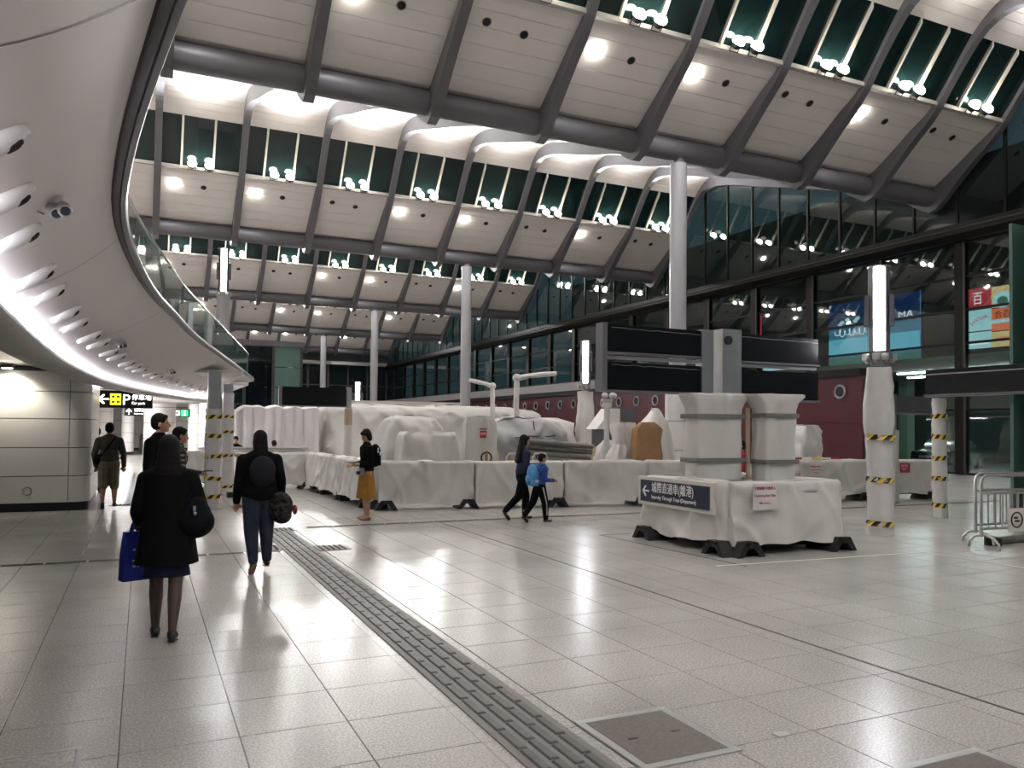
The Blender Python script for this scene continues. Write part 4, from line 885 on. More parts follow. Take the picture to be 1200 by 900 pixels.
# stacked pipes, leaning
pg = 'grey pipes stacked behind the walking pair'
for k in range(9):
    r_, c_ = divmod(k, 3); y0 = 18.15+c_*.17+(r_ % 2)*.06; z0 = .98+r_*.145
    o = thing('stacked_pipe', 'long grey pipe, %s layer, %s of three, in the stack behind the pair' % (['bottom', 'middle', 'top'][r_], ['front', 'middle', 'rear'][c_]), 'pipe', (8.72+.03*k % .1, y0, z0+.12), group=pg)
    m = MB(); m.tube([(0, 0, 0), (2.0, .05, -.15)], .068, 10); m.build('pipe_body', K['pipe'], o, smooth=True); m = MB(); m.cyl((2.0, .05, -.15), .05, .006, 10, 'X'); m.build('pipe_bore', K['hole'], o)
t = thing('pipe_trestle', 'dark trestle under the stacked pipes', 'trestle', (9.7, 18.33, 0))
for x in (-.7, .7):
    m = MB(); m.tube([(x, -.28, 0), (x, -.05, .80)], .03, 6); m.tube([(x, .35, 0), (x, .12, .80)], .03, 6); m.build('leg', K['pipe'], t); m = MB(); m.box((x, .03, .82-.045*x), (.08, .75, .06)); m.build('bearer', K['wood'], t)
# black hose ring, barrier frames
o = thing('hose_reel', 'small black hose ring behind the barrier below the red notice', 'hose reel', (7.42, 17.4, 0)); m = MB(); m.tube([(.13*cos(2*pi*k/20), 0, 1.0+.13*sin(2*pi*k/20)) for k in range(20)], .022, 7, closed=True); m.build('ring', K['rubber'], o); m = MB(); m.bx(-.03, .03, -.03, .03, 0, 1.12); m.build('stand', K['brown'], o)
for k, x in enumerate((8.05, 8.75)):
    o = thing('folded_frame', 'white %s hoop frame behind the barrier, %s' % (('tubular', 'left') if k == 0 else ('tubular', 'right')), 'frame', (x, 17.2, 0), group='white hoop frames')
    m = MB(); m.tube([(-.2, 0, 0), (-.2, 0, 1.02), (-.14, 0, 1.1), (.14, 0, 1.1), (.2, 0, 1.02), (.2, 0, 0)], .02, 7); m.build('hoop', K['offwhite'], o); m = MB(); m.tube([(-.2, 0, .93), (.2, 0, .93)], .015, 6); m.build('crossbar', K['yellow'], o)
# thin wrapped post with speaker heads
t = thing('camera_post', 'slim wrapped pole with round camera heads left of the pylon', 'post', (11.55, 18.7, 0))
m = sheet([(z, .075, .075) for z in zsteps(0, 2.35, 12)], 18, .012, 97, 2.2); m.build('plastic_wrap', K['clearplastic'], t, smooth=70)
m = MB(); m.cyl((0, 0, 2.3), .14, .14, 12); m.cyl((0, 0, 2.46), .16, .07, 12); m.build('junction', K['paper'], t)
for k in range(3): m = MB(); a = -2.4+k*1.1; m.sph((.2*cos(a), .2*sin(a), 2.62), .09, 10, 6); m.build('camera_head', K['paper'], t, smooth=True)
# white pipe gallows
for nm, lab, x, y, z, arm in (('pipe_gallows', 'white wrapped pipe gallows above the pipe stack', 10.36, 22, 3.25, 1.35), ('pipe_gallows', 'white wrapped pipe gallows right of the second column', 11.3, 26, 3.2, -.9)):
    t = thing(nm, lab, 'pipe frame', (x, y, 0)); m = sheet([(q, .075, .075) for q in zsteps(0, z, 16)], 16, .03, 98+x, 2.2, 6, 4); m.build('upright', K['paper'], t, smooth=70)
    m = MB(); m.tube([(0, 0, z-.02), (arm*.3, 0, z+.07), (arm*.6, 0, z+.12), (arm, 0, z+.18)], [.09, .07, .08, .07], 8); m.build('arm', K['paper'], t, smooth=True)
    m = MB(); m.sph((0, 0, z), .13, 10, 6); m.build('joint_wrap', K['paper'], t, smooth=True)
# kraft paper item etc.
t = thing('kraft_wrapped_panel', 'brown paper wrapped panel leaning beside white draped stand', 'wrapped panel', (11.78, 17.1, 0))
m = sheet([(0, .38, .13), (.5, .40, .14), (1.0, .42, .14), (1.4, .40, .13), (1.72, .37, .11), (1.84, .24, .08), (1.88, .18, .05)], 44, .05, 101, 7, 2.5, 2); m.build('kraft_paper', K['brown'], t, smooth=50)
mound('draped_stand', 'white draped stand with a tied waist left of the brown panel', [(0, .52, .3), (.5, .45, .28), (.95, .36, .24), (1.25, .25, .2), (1.32, .235, .19), (1.4, .25, .2), (1.75, .27, .2), (1.88, .24, .17)], (11.36, 17.6, 0), 0, 48, .06, 102, 6, 'sheet2', 3, 1)
mound('draped_cone', 'white draped cone of cloth behind the brown panel', [(0, .6, .5), (.8, .55, .45), (1.5, .45, .4), (1.9, .34, .3), (2.2, .15, .14), (2.32, .05, .05)], (13.35, 19.0, 0), 0, 44, .10, 103, 4, 'sheet', 2.2, 1.2)
mound('draped_machine', 'white plastic draped machine behind the barrier right of the island', [(0, .50, .4), (.6, .48, .38), (1.2, .44, .36), (1.5, .40, .33), (1.8, .30, .28), (1.86, .26, .22)], (17.0, 17.0, 0), 0, 50, .10, 104, 5, 'sheet2', 2.5, 1)
t = thing('ticket_booth', 'small white booth with sloped hood behind the wrapped poles', 'booth', (13.3, 21.5, 0))
m = MB(); m.bx(-.35, .85, -.3, .5, 0, 1.15); m.build('counter', K['wood'], t); m = MB(); m.bx(-.3, .8, -.2, .45, 1.15, 1.75); m.build('window_box', K['fascia'], t); m = MB(); m.prism([(-.6, 1.70), (-.05, 2.35), (.25, 2.35), (.25, 1.70)], 'Y', -.35, .3); m.build('hood', K['wallw'], t); m = MB(); m.bx(.27, .85, -.25, .3, 1.6, 2.4); m.build('screen', K['steelgrey'], t)
t = thing('rag_heap', 'crumpled pale cloth heap at the foot of the slim pole', 'cloth', (12.0, 19.35, 0)); m = sheet([(0, .4, .3), (.5, .38, .28), (.9, .33, .25), (1.2, .22, .2), (1.4, .1, .1)], 40, .12, 105, 4, 4, 3); m.build('cloth', K['sheet2'], t, smooth=60); m = MB(); m.bx(-.3, .3, .0, .2, 0, .9); m.build('bundle_core', K['wood'], t)
t = thing('pallet_crate', 'pale timber crate behind the wrapped lamp post', 'crate', (12.1, 20.6, 0))
m = MB(); m.bx(-1.5, -.2, -.3, .3, .02, 1.3); m.build('crate_body', K['wood'], t)
for z in (.25, .7, 1.15): m = MB(); m.bx(-1.52, -.18, -.34, -.3, z-.09, z+.09); m.build('board', K['offwhite'], t)
t = thing('site_cabin', 'low white site cabin with red doors behind the tent', 'cabin', (14.5, 48, 0))
m = MB(); m.bx(-3.6, 4.2, 0, 2.2, 0, 3.3); m.build('cabin_body', K['offwhite'], t)
for k in range(3): m = MB(); m.bx(-.9+k*.9, -.15+k*.9, -.05, 0, .2, 3.0); m.build('door', K['maroon'], t)
# counter where two people sit
t = thing('info_counter', 'long pale counter behind the far barriers with two people', 'counter', (3.2, 25.0, 0))
m = MB(); m.bx(-1.6, 1.3, -.3, .3, 0, 1.0); m.build('front', K['wallw'], t); m = MB(); m.cham((-.15, 0, 1.03), (3.1, .8, .06), .01); m.build('worktop', K['greyband'], t)
t = thing('wooden_trestle', 'small wooden trestle with black foot beside the taped post', 'trestle', (2.1, 20.1, 0))
m = MB(); m.tube([(-.08, 0, .05), (0, 0, 1.0)], .025, 6); m.build('leg', K['wood'], t); m = MB(); m.tube([(.12, 0, .05), (.02, 0, 1.0)], .025, 6); m.build('leg', K['wood'], t); m = MB(); m.sph((0, 0, 1.0), (.11, .06, .05), 10, 6); m.build('top', K['wood'], t); m = MB(); m.box((0, -.05, .06), (.5, .25, .12)); m.build('foot', K['rubber'], t)

# ---------------------------------------------------------------- steel crowd barrier, lower right
def crowd(label, x, y, rz, L=2.2, sign=False):
    t = thing('crowd_barrier', label, 'crowd barrier', (x, y, 0), rz, group='steel crowd barriers'); H = 1.08; r = .021
    m = MB(); pts = [(0, 0, .18), (0, 0, H-.10), (.03, 0, H-.03), (.10, 0, H), (L-.10, 0, H), (L-.03, 0, H-.03), (L, 0, H-.10), (L, 0, .18)]; m.tube(pts, r, 8); m.build('frame_tube', K['steel'], t, smooth=True)
    for z in (.30, .82): m = MB(); m.tube([(-.02, 0, z), (L, 0, z)], r*.9, 8); m.build('rail', K['steel'], t, smooth=True)
    bm_ = MB(); bm_.tube([(0, 0, .30), (0, 0, .82)], .011, 6); me = bm_.mesh('spindle'); me.materials.append(K['steel'])
    for k in range(14): inst('spindle', me, t, (.14+k*(L-.2)/14, 0, 0))
    for x0 in (.05, L-.05): m = MB(); m.tube([(x0, -.26, .015), (x0, -.24, .10), (x0, -.15, .18), (x0, 0, .21), (x0, .15, .18), (x0, .24, .10), (x0, .26, .015)], r*.9, 7); m.build('foot', K['steel'], t, smooth=True)
    return t
t = crowd('front steel crowd barrier with a small sign at the right edge', 11.20, 7.72, -.10)
m = MB(); m.box((.66, -.03, .42), (.34, .012, .34)); s_ = m.build('plate_sign', K['offwhite'], t)
m = MB(); m.tube([(.66+.11*cos(2*pi*k/20), -.04, .42+.11*sin(2*pi*k/20)) for k in range(20)], .012, 5, closed=True); m.build('pictogram_ring', K['hblack'], s_); m = MB(); m.box((.64, -.04, .45), (.08, .004, .03)); m.box((.67, -.04, .40), (.10, .004, .03)); m.build('pictogram', K['hblack'], s_)
crowd('rear steel crowd barrier directly behind the front one', 11.62, 8.10, -.02)
t = thing('rubber_ballast', 'grey rubber ballast bar lying under the crowd barriers', 'ballast', (12.0, 7.95, 0)); m = MB(); m.tube([(-.25, 0, .06), (1.3, .1, .06)], .06, 10); m.build('bar', K['pipe'], t, smooth=True); m = MB(); m.cyl((-.2, 0, 0), .12, .12, 12); m.build('end_block', K['rubber'], t)

# green glass screen at the right edge
t = thing('wall_glass_lobby', 'green glass lobby screen cut by the right picture edge', 'wall', (14.55, 9.0, 0), kind='structure')
for z0, z1 in ((.02, 1.3), (1.34, 3.4), (3.44, 5.65)): m = MB(); m.bx(0, 2.6, -.02, .02, z0, z1); m.build('pane', K['greenglass'], t)
m = MB(); m.bx(-.07, .0, -.06, .06, 0, 5.7); m.build('edge_post', K['frame'], t)
for z in (1.32, 3.42): m = MB(); m.bx(0, 2.6, -.035, .035, z-.03, z+.03); m.build('rail', K['frame'], t)
m = MB(); m.bx(0, 2.6, .4, .46, 0, 5.6); m.build('inner_screen', K['tealglass'], t)

# ================================================================ OUTSIDE THE GLASS WALL
g = thing('ground_garage', 'dark car park floor and green ceiling beyond the glass doors', 'car park', kind='structure')
m = MB(); m.bx(30.2, 60, -10, 60, -.3, -.02); m.build('floor_slab', K['asphalt'], g)
m = MB(); m.bx(31, 60, -10, 60, 4.75, 4.95); m.build('ceiling_slab', K['garagec'], g)
m = MB(); m.bx(52, 52.3, -10, 60, 0, 4.75); m.build('back_wall', K['garagew'], g)
for y in (8, 16, 24, 32): m = MB(); m.bx(40, 40.6, y, y+.6, 0, 4.75); m.build('pier', K['garagew'], g)
for k, (x, y, l, yaw) in enumerate(((35, 27.5, 2.2, 1), (35, 24.6, 2.6, 1), (35, 22.0, 2.6, 1), (38, 26, 2.4, 1), (38, 29.5, 1.8, 1), (42, 24, 3, 1), (36, 17, 2.6, 1), (44, 18, 2.6, 1))):
    t = thing('garage_light', 'white tube light on the green car park ceiling, %s one' % ORD[k], 'light', (x, y, 4.66), group='car park tube lights')
    m = MB(); m.bx(-.06, .06, -l/2, l/2, .03, .09); m.build('batten', K['wallw'], t); m = MB(); m.tube([(0, -l/2+.03, 0), (0, l/2-.03, 0)], .045, 8); m.build('tube', K['lamptube'], t)
    light('AREA', (x, y, 4.58), 30, (.92, 1.0, .90), (0, 0, -1), shape='RECTANGLE', size=.2, size_y=l)
def car(label, x, y, rz, body):
    t = thing('parked_car', label, 'car', (x, y, -.02), rz)
    sec = [(-2.15, .35, .72), (-2.05, .28, .85), (-1.3, .24, .93), (-.65, .22, 1.38), (.45, .22, 1.42), (1.35, .24, 1.02), (2.0, .28, .95), (2.18, .40, .75)]
    m = MB(); m.loft([[Vector((xx, sy*(.86 if zz < .9 else .80), zz)) for sy, zz in ((-1, z0), (1, z0), (1, min(z1, .88)), (.86, z1), (-.86, z1), (-1, min(z1, .88)))] for xx, z0, z1 in sec], True); m.build('body', K[body], t, smooth=30)
    for s in (-1, 1):
        m = MB(); m.prism([(-1.1, .95), (-.62, 1.33), (.42, 1.36), (1.15, 1.0)], 'Y', s*.78, s*.83); m.build('side_window', K['carglass'], t)
        for xx in (-1.35, 1.4):
            m = MB(); m.cyl((xx, s*.72, .32), .32, s*.17, 18, 'Y'); w_ = m.build('wheel', K['tyre'], t, smooth=True); m = MB(); m.cyl((xx, s*.88, .32), .19, s*.02, 12, 'Y'); m.build('hub', K['steel'], w_)
    m = MB(); m.box((-2.16, 0, .62), (.04, 1.0, .12)); m.build('number_plate', K['offwhite'], t)
car('black car parked behind the glass doors left of the taped post', 34.0, 25.0, .3, 'carblk')
car('dark red car parked behind the glass doors right of the taped post', 33.6, 19.3, 1.2, 'carred')
# illuminated advertising on the building across
XA = 33.28
def ad(name, label, y0, y1, z0, z1, mt):
    t = thing(name, label, 'poster', (XA, (y0+y1)/2, (z0+z1)/2)); m = MB(); m.bx(-.03, .05, y0-(y0+y1)/2, y1-(y0+y1)/2, z0-(z0+z1)/2, z1-(z0+z1)/2); m.build('face', K[mt], t)
    m = MB(); hy, hz = abs(y1-y0)/2, (z1-z0)/2; m.bx(.05, .12, -hy-.04, hy+.04, -hz-.04, hz+.04); m.build('box_frame', K['frame'], t); return t
def inY(body, size, mt, parent, y, z, width=None): return text(body, size, K[mt], parent, (-.04, y, z), (pi/2, 0, -pi/2), width)
t = ad('seaside_poster', 'large glowing seaside poster, sky blue over cyan, behind the lamp post', 25.9, 31.4, 5.05, 8.4, 'adblue')
m = MB(); m.bx(-.04, -.03, -2.75, 2.75, .35, 1.67); m.build('night_band', K['adnavy'], t); m = MB(); m.bx(-.04, -.03, -2.75, 2.75, -1.1, -.2); m.build('sea_band', K['adcyan'], t); m = MB(); m.bx(-.04, -.03, -2.75, 2.75, -1.67, -1.2); m.build('shore_band', K['adgreen'], t)
inY('MA', .45, 'adwhite', t, -1.55, .5, .8)
m = MB(); m.tube([(-.05, 2.3-.045*k+.10*sin(k*.9), .12+(.20 if (k//7) % 2 else .11)*cos(k*.9)) for k in range(46)], .022, 5); m.build('script_stroke', K['adwhite'], t)
m = MB()
for k in range(6): m.sph((-.05, 2.0-.25*k+.1*(k % 2), .55+.12*(k % 3)), (.01, .16, .1), 8, 5)
m.build('splash', K['adpale'], t)
t = ad('small_poster', 'small cyan and cream poster pair left of the seaside poster', 33.0, 36.4, 5.05, 6.75, 'adpale'); m = MB(); m.bx(-.04, -.03, -1.2, .1, -.8, .8); m.build('cream_half', K['adcream'], t); m = MB(); m.sph((-.05, .95, .2), (.01, .25, .25), 12, 6); m.build('disc', K['adblue'], t)
t = ad('red_poster', 'red shop poster with white characters, top left of the poster grid', 22.45, 23.45, 7.15, 8.05, 'adred'); inY('百', .62, 'adwhite', t, .32, -.22, .42)
t = ad('green_poster', 'pale green poster with round motif, top right of the poster grid', 21.40, 22.40, 7.10, 8.0, 'adcream'); m = MB(); m.sph((-.04, 0, -.15), (.01, .44, .36), 16, 7); m.build('motif', K['adpale'], t); m = MB(); m.sph((-.055, 0, -.2), (.01, .25, .2), 14, 6); m.build('motif_core', K['adgreen'], t)
t = ad('pale_poster', 'pale blue poster with red sketch, middle left of the grid', 22.45, 23.45, 6.18, 7.10, 'adpale'); m = MB()
for k in range(7): m.box((-.045, .35-.11*k, -.15+.08*k*(1 if k < 4 else .6)), (.01, .16, .04), 0, .5)
m.build('sketch', K['adred'], t)
t = ad('orange_poster', 'orange poster with black characters, middle right of the grid', 21.40, 22.40, 6.10, 7.05, 'adorange'); inY('合百', .36, 'hblack', t, .38, .08, .7); m = MB(); m.bx(-.045, -.03, -.5, .5, -.16, .0); m.build('pale_band', K['adpale'], t)
t = ad('blue_poster', 'blue white poster strip, bottom left of the grid', 22.45, 23.45, 5.40, 6.12, 'adpale'); m = MB(); m.bx(-.045, -.03, -.45, .45, -.2, -.1); m.build('white_band', K['adwhite'], t)
t = ad('yellow_poster', 'yellow poster strip, bottom right of the grid', 21.40, 22.40, 5.40, 6.05, 'adcream'); m = MB(); m.bx(-.045, -.03, -.4, .3, -.05, .08); m.build('orange_band', K['adorange'], t)
t = ad('red_banner', 'narrow red banner seen through the glass above the pylon', 36.6, 37.4, 6.8, 8.6, 'adred'); m = MB(); m.bx(-.045, -.03, -.25, .25, -.6, .5); m.build('pale_figure', K['adwhite'], t)
m = MB(); m.bx(33.4, 34.2, -10, 60, 4.95, 14); o = m.build('facade_dark', K['frame']); tag(o, 'dark building front carrying the glowing posters across the road', 'building', kind='structure')
# ================================================================ PEOPLE
SKIN = mat('skin', (0.42, 0.24, 0.16), 0.55); SKIN2 = mat('skin_tan', (0.33, 0.18, 0.115), 0.55); STOCK = mat('sheer_stocking', (0.10, 0.058, 0.045), 0.5)
CL = dict(black=mat('black_cloth', (0.0065, 0.0065, 0.007), 0.95, bump=.2, bscale=40, spec=.1), navyc=mat('navy_cloth', (0.012, 0.018, 0.055), 0.85, bump=.2, bscale=40), olive=mat('olive_cloth', (0.040, 0.038, 0.032), 0.9, var=.15, scale=6, bump=.3, bscale=25),
          khaki=mat('khaki_cloth', (0.135, 0.110, 0.072), 0.9, var=.15, scale=8, bump=.3, bscale=30), jeans=mat('denim', (0.014, 0.022, 0.042), 0.95, var=.35, scale=5, bump=.2, bscale=60), mustard=mat('mustard_cloth', (0.30, 0.145, 0.018), 0.85, var=.12, scale=6, bump=.3, bscale=18),
          blue=mat('royal_blue_cloth', (0.015, 0.06, 0.26), 0.8, bump=.2, bscale=30), sky=mat('sky_blue_bag', (0.06, 0.26, 0.52), 0.7, var=.1, scale=6), bagblue=mat('vivid_blue_bag', (0.008, 0.022, 0.26), 0.6, bump=.15, bscale=12), navybag=mat('navy_leather', (0.004, 0.005, 0.009), 0.75, bump=.3, bscale=30, spec=.15),
          hair=mat('black_hair', (0.005, 0.004, 0.004), 0.75, bump=.15, bscale=60, spec=.25), hairb=mat('brown_hair', (0.018, 0.008, 0.008), 0.75, bump=.2, bscale=60, spec=.2), shoe=mat('black_shoe', (0.012, 0.012, 0.012), 0.4), sole=mat('grey_sole', (0.05, 0.05, 0.05), 0.7), tansole=mat('tan_sole', (0.30, 0.20, 0.13), 0.7), tan=mat('tan_shoe', (0.42, 0.28, 0.17), 0.6),
          white=mat('white_trim', (0.6, 0.6, 0.6), 0.7), red=mat('red_cloth', (0.25, 0.015, 0.02), 0.8), beige=mat('beige_cloth', (0.35, 0.31, 0.27), 0.85), pattern=mat('patterned_cloth', (0.028, 0.026, 0.022), 0.9, var=.95, scale=26, detail=1, spec=.2), packdark=mat('charcoal_nylon', (0.014, 0.014, 0.018), 0.8, spec=.2), lip=mat('lip', (0.28, 0.09, 0.07), 0.5))
def plaid_mat():
    m = mat('plaid_cloth', (0.03, 0.03, 0.032), .9); nt = m.node_tree; b = nt.nodes['Principled BSDF']; tc = nt.nodes.new('ShaderNodeTexCoord')
    w = [nt.nodes.new('ShaderNodeTexWave') for _ in range(2)]
    for q, d in zip(w, ('X', 'Z')): q.bands_direction = d; q.inputs['Scale'].default_value = 4.5; nt.links.new(tc.outputs['Object'], q.inputs['Vector'])
    mx = nt.nodes.new('ShaderNodeMath'); mx.operation = 'MULTIPLY'; nt.links.new(w[0].outputs['Fac'], mx.inputs[0]); nt.links.new(w[1].outputs['Fac'], mx.inputs[1])
    r = nt.nodes.new('ShaderNodeValToRGB'); r.color_ramp.elements[0].color = (.012, .012, .014, 1); r.color_ramp.elements[1].color = (.30, .29, .28, 1); r.color_ramp.elements[0].position = .35
    nt.links.new(mx.outputs[0], r.inputs['Fac']); nt.links.new(r.outputs['Color'], b.inputs['Base Color']); return m
CL['plaid'] = plaid_mat()
V = Vector
def fuse(m, name, mt, parent, vox=.012, it=3):
    """fuse overlapping closed shapes into one continuous skin"""
    me = m.mesh('tmp'); o = bpy.data.objects.new('tmp', me); COL.objects.link(o)
    r = o.modifiers.new('r', 'REMESH'); r.mode = 'VOXEL'; r.voxel_size = vox
    s = o.modifiers.new('s', 'SMOOTH'); s.factor = .5; s.iterations = it
    dg = bpy.context.evaluated_depsgraph_get(); out = bpy.data.meshes.new_from_object(o.evaluated_get(dg))
    bpy.data.objects.remove(o); bpy.data.meshes.remove(me)
    out.materials.clear(); out.materials.append(mt); out.polygons.foreach_set('use_smooth', [True]*len(out.polygons)); out.name = name
    return inst(name, out, parent)
def cap(m, a, b, r1, r2, n=12):
    a, b = V(a), V(b); m.tube([a, b], [r1, r2], n); m.sph(a, r1, n, 8); m.sph(b, r2, n, 8)
def person(label, loc, rz, H=1.65, legs=None, arms=None, lean=0.0, face=0.0, nod=0.0, skin=SKIN, hair='hair', hairstyle='short', top='black', bottom='black', shoe='shoe', sleeve=1.0, bottomkind='trousers', tr=1.0, vox=.013, legskin=None, hem=None, build=1.0, seat=None, solem='sole'):
    """local +Y is forward. legs: per side (thigh dir, shin dir, foot pitch); arms: per side (upper dir, fore dir)"""
    t = thing('person', label, 'person', loc, rz); h = H
    legs = legs or {-1: (V((0, 0, -1)), V((0, 0, -1)), 0), 1: (V((0, 0, -1)), V((0, 0, -1)), 0)}
    arms = arms or {-1: (V((-.12, 0, -1)), V((-.05, .12, -1))), 1: (V((.12, 0, -1)), V((.05, .12, -1)))}
    J = {}; hipw, shw = .050*h*build, .105*h*build
    pel = V((0, 0, 0)); zmin = 9
    for s in (-1, 1):
        th, sh, fp = legs[s]; hip = V((s*hipw, 0, -.02*h)); kn = hip+V(th).normalized()*.245*h; an = kn+V(sh).normalized()*.225*h
        fd = V((s*.08, cos(fp), sin(fp))).normalized(); toe = an+V((0, 0, -.030*h))+fd*.085*h; J[s] = (hip, kn, an, toe, fd); zmin = min(zmin, an.z-.042*h, toe.z-.014*h)
    base = -zmin if seat is None else seat
    up = V((0, lean, 1)).normalized(); O = V((0, 0, base))
    pel = O; waist = O+up*.10*h; chest = O+up*.20*h; shc = O+up*.285*h; neck = O+up*.31*h; hd = neck+V((0, .012*h, .085*h))
    # ---- body
    m = MB(); b = build
    m.sph(pel+V((0, 0, -.005*h)), (.092*h*b, .066*h*b, .070*h)); m.sph(waist, (.078*h*b, .058*h*b, .085*h)); m.sph(chest+V((0, .004*h, 0)), (.092*h*b, .062*h*b, .10*h)); m.sph(shc+V((0, 0, -.025*h)), (.100*h*b, .048*h*b, .040*h))
    cap(m, shc, neck+V((0, .008*h, .03*h)), .034*h, .030*h)
    Mh = Matrix.Rotation(face, 3, 'Z') @ Matrix.Rotation(-nod, 3, 'X')
    def hp(x, y, z): return hd + Mh @ V((x*h, y*h, z*h))
    m.sph(hp(0, -.006, .012), (.044*h, .055*h, .056*h), 16, 10, Mh); m.sph(hp(0, .012, -.022), (.036*h, .044*h, .042*h), 14, 8, Mh); m.sph(hp(0, .040, -.048), (.017*h, .017*h, .013*h), 10, 6, Mh)
    cap(m, hp(0, .052, .006), hp(0, .064, -.016), .005*h, .009*h, 8)
    for s in (-1, 1): m.sph(hp(s*.046, -.004, -.008), (.006*h, .014*h, .020*h), 8, 6, Mh)
    hands = {}
    for s in (-1, 1):
        hip, kn, an, toe, fd = [v if k == 4 else v+O for k, v in enumerate(J[s])]
        cap(m, hip, kn, .052*h*b, .034*h*b); cap(m, kn, kn.lerp(an, .35), .033*h*b, .034*h*b); cap(m, kn.lerp(an, .35), an, .033*h*b, .020*h); cap(m, an+V((0, 0, -.018*h)), toe, .022*h, .015*h)
        ua, fa = arms[s]; sh = shc+V((s*shw, 0, -.034*h)); el = sh+V(ua).normalized()*.165*h; wr = el+V(fa).normalized()*.145*h
        cap(m, sh, el, .030*h*b, .024*h); cap(m, el, wr, .024*h, .016*h); cap(m, shc+V((s*.05*h, 0, -.01*h)), sh, .036*h, .031*h); cap(m, neck+V((s*.012*h, -.004*h, .006*h)), sh+V((-s*.02*h, 0, .008*h)), .028*h, .026*h)
        fdn = V(fa).normalized(); palm = wr+fdn*.045*h; side = fdn.cross(V((0, 0, 1))); side = side.normalized() if side.length > .2 else V((0, 1, 0)); dn = side.cross(fdn).normalized()
        if dn.z > 0: dn = -dn
        m.sph(wr.lerp(palm, .6), .021*h, 10, 6); cap(m, wr, palm, .016*h, .020*h, 10)
        for q, ln in zip((-1.5, -.5, .5, 1.5), (.036, .044, .041, .031)):
            a0 = palm+side*q*.0115*h; a1 = a0+(fdn*.75+dn*.45)*ln*.6*h; a2 = a1+(fdn*.25+dn*.9)*ln*.5*h; m.tube([a0, a1, a2], [.0078*h, .007*h, .0055*h], 7)
        a0 = wr+fdn*.02*h-side*s*.018*h; a1 = a0+(fdn*.6-side*s*.7+dn*.2)*.026*h; a2 = a1+(fdn*.9+dn*.3)*.022*h; m.tube([a0, a1, a2], [.009*h, .008*h, .006*h], 7)
        hands[s] = (sh, el, wr, palm)
    fuse(m, 'body', skin, t, vox*.8, 2)
    # ---- face
    for s in (-1, 1):
        m = MB(); m.sph(hp(s*.018, .0455, .004), (.0065*h, .004*h, .0035*h), 8, 6, Mh); m.build('eye', CL['hair'], t)
        m = MB(); m.box(hp(s*.018, .046, .016), (.017*h, .005*h, .0035*h), face); m.build('eyebrow', CL['hair'], t)
    m = MB(); m.sph(hp(0, .0515, -.031), (.013*h, .005*h, .0038*h), 8, 5, Mh); m.build('mouth', CL['lip'], t)
    # ---- hair
    m = MB()
    m.sph(hp(0, -.014, .022), (.051*h, .059*h, .057*h), 16, 10, Mh); m.sph(hp(0, -.022, 0), (.050*h, .050*h, .052*h), 16, 10, Mh)
    if hairstyle in ('bob', 'long', 'mid'):
        for s in (-1, 1): m.sph(hp(s*.036, -.012, -.02), (.018*h, .034*h, .05*h), 12, 8, Mh)
        m.sph(hp(0, .028, .044), (.042*h, .026*h, .02*h), 12, 8, Mh); m.sph(hp(0, -.03, -.03), (.046*h, .034*h, .05*h), 12, 8, Mh)
    if hairstyle == 'mid': m.sph(hp(0, -.03, -.055), (.056*h, .036*h, .055*h), 12, 8, Mh)
    if hairstyle == 'long':
        for k in range(7): q = k/6; m.sph(hp(0, -.036-.016*q, -.03-.20*q), ((.056+.030*q-.02*max(0, q-.7))*h, (.036-.004*q)*h, .05*h), 12, 8, Mh)
    if hairstyle == 'short': m.sph(hp(0, .024, .052), (.040*h, .024*h, .015*h), 12, 8, Mh)
    fuse(m, 'hair', CL[hair], t, vox*.8, 2)
    # ---- trousers / shorts / skirt
    if bottomkind in ('trousers', 'shorts'):
        m = MB(); m.sph(pel+V((0, 0, -.005*h)), (.103*h*b, .078*h*b, .082*h)); m.sph(pel+up*.06*h, (.094*h*b, .070*h*b, .05*h))
        for s in (-1, 1):
            hip, kn, an = [J[s][k]+O for k in range(3)]; e = an.lerp(kn, .04) if bottomkind == 'trousers' else kn.lerp(an, .12)
            cap(m, hip, kn, .062*h*b*tr, .047*h*b*tr)
            if bottomkind == 'trousers': cap(m, kn, e, .047*h*b*tr, .036*h*tr)
            else: cap(m, hip.lerp(kn, .5), e, .053*h*b*tr, .050*h*b*tr)
        fuse(m, bottomkind, CL[bottom], t, vox, 3)
    elif bottomkind == 'skirt':
        z0 = hem*h; zt = pel.z+.08*h; m = MB(); rings = []; n = 40
        for k in range(12):
            q = k/11; z = lerp(zt, z0, q); rx = lerp(.082, .128, q**.8)*h; ry = lerp(.062, .105, q**.8)*h
            rings.append([V(((rx+.008*h*q*sin(9*2*pi*i/n))*cos(2*pi*i/n), pel.y+(ry+.008*h*q*sin(9*2*pi*i/n))*sin(2*pi*i/n), z)) for i in range(n)])
        m.loft(rings, False); m.loft([rings[-1], [V((v.x*.9, v.y*.9, v.z+.02)) for v in rings[-1]]], False); m.build('skirt', CL[bottom], t, smooth=60)
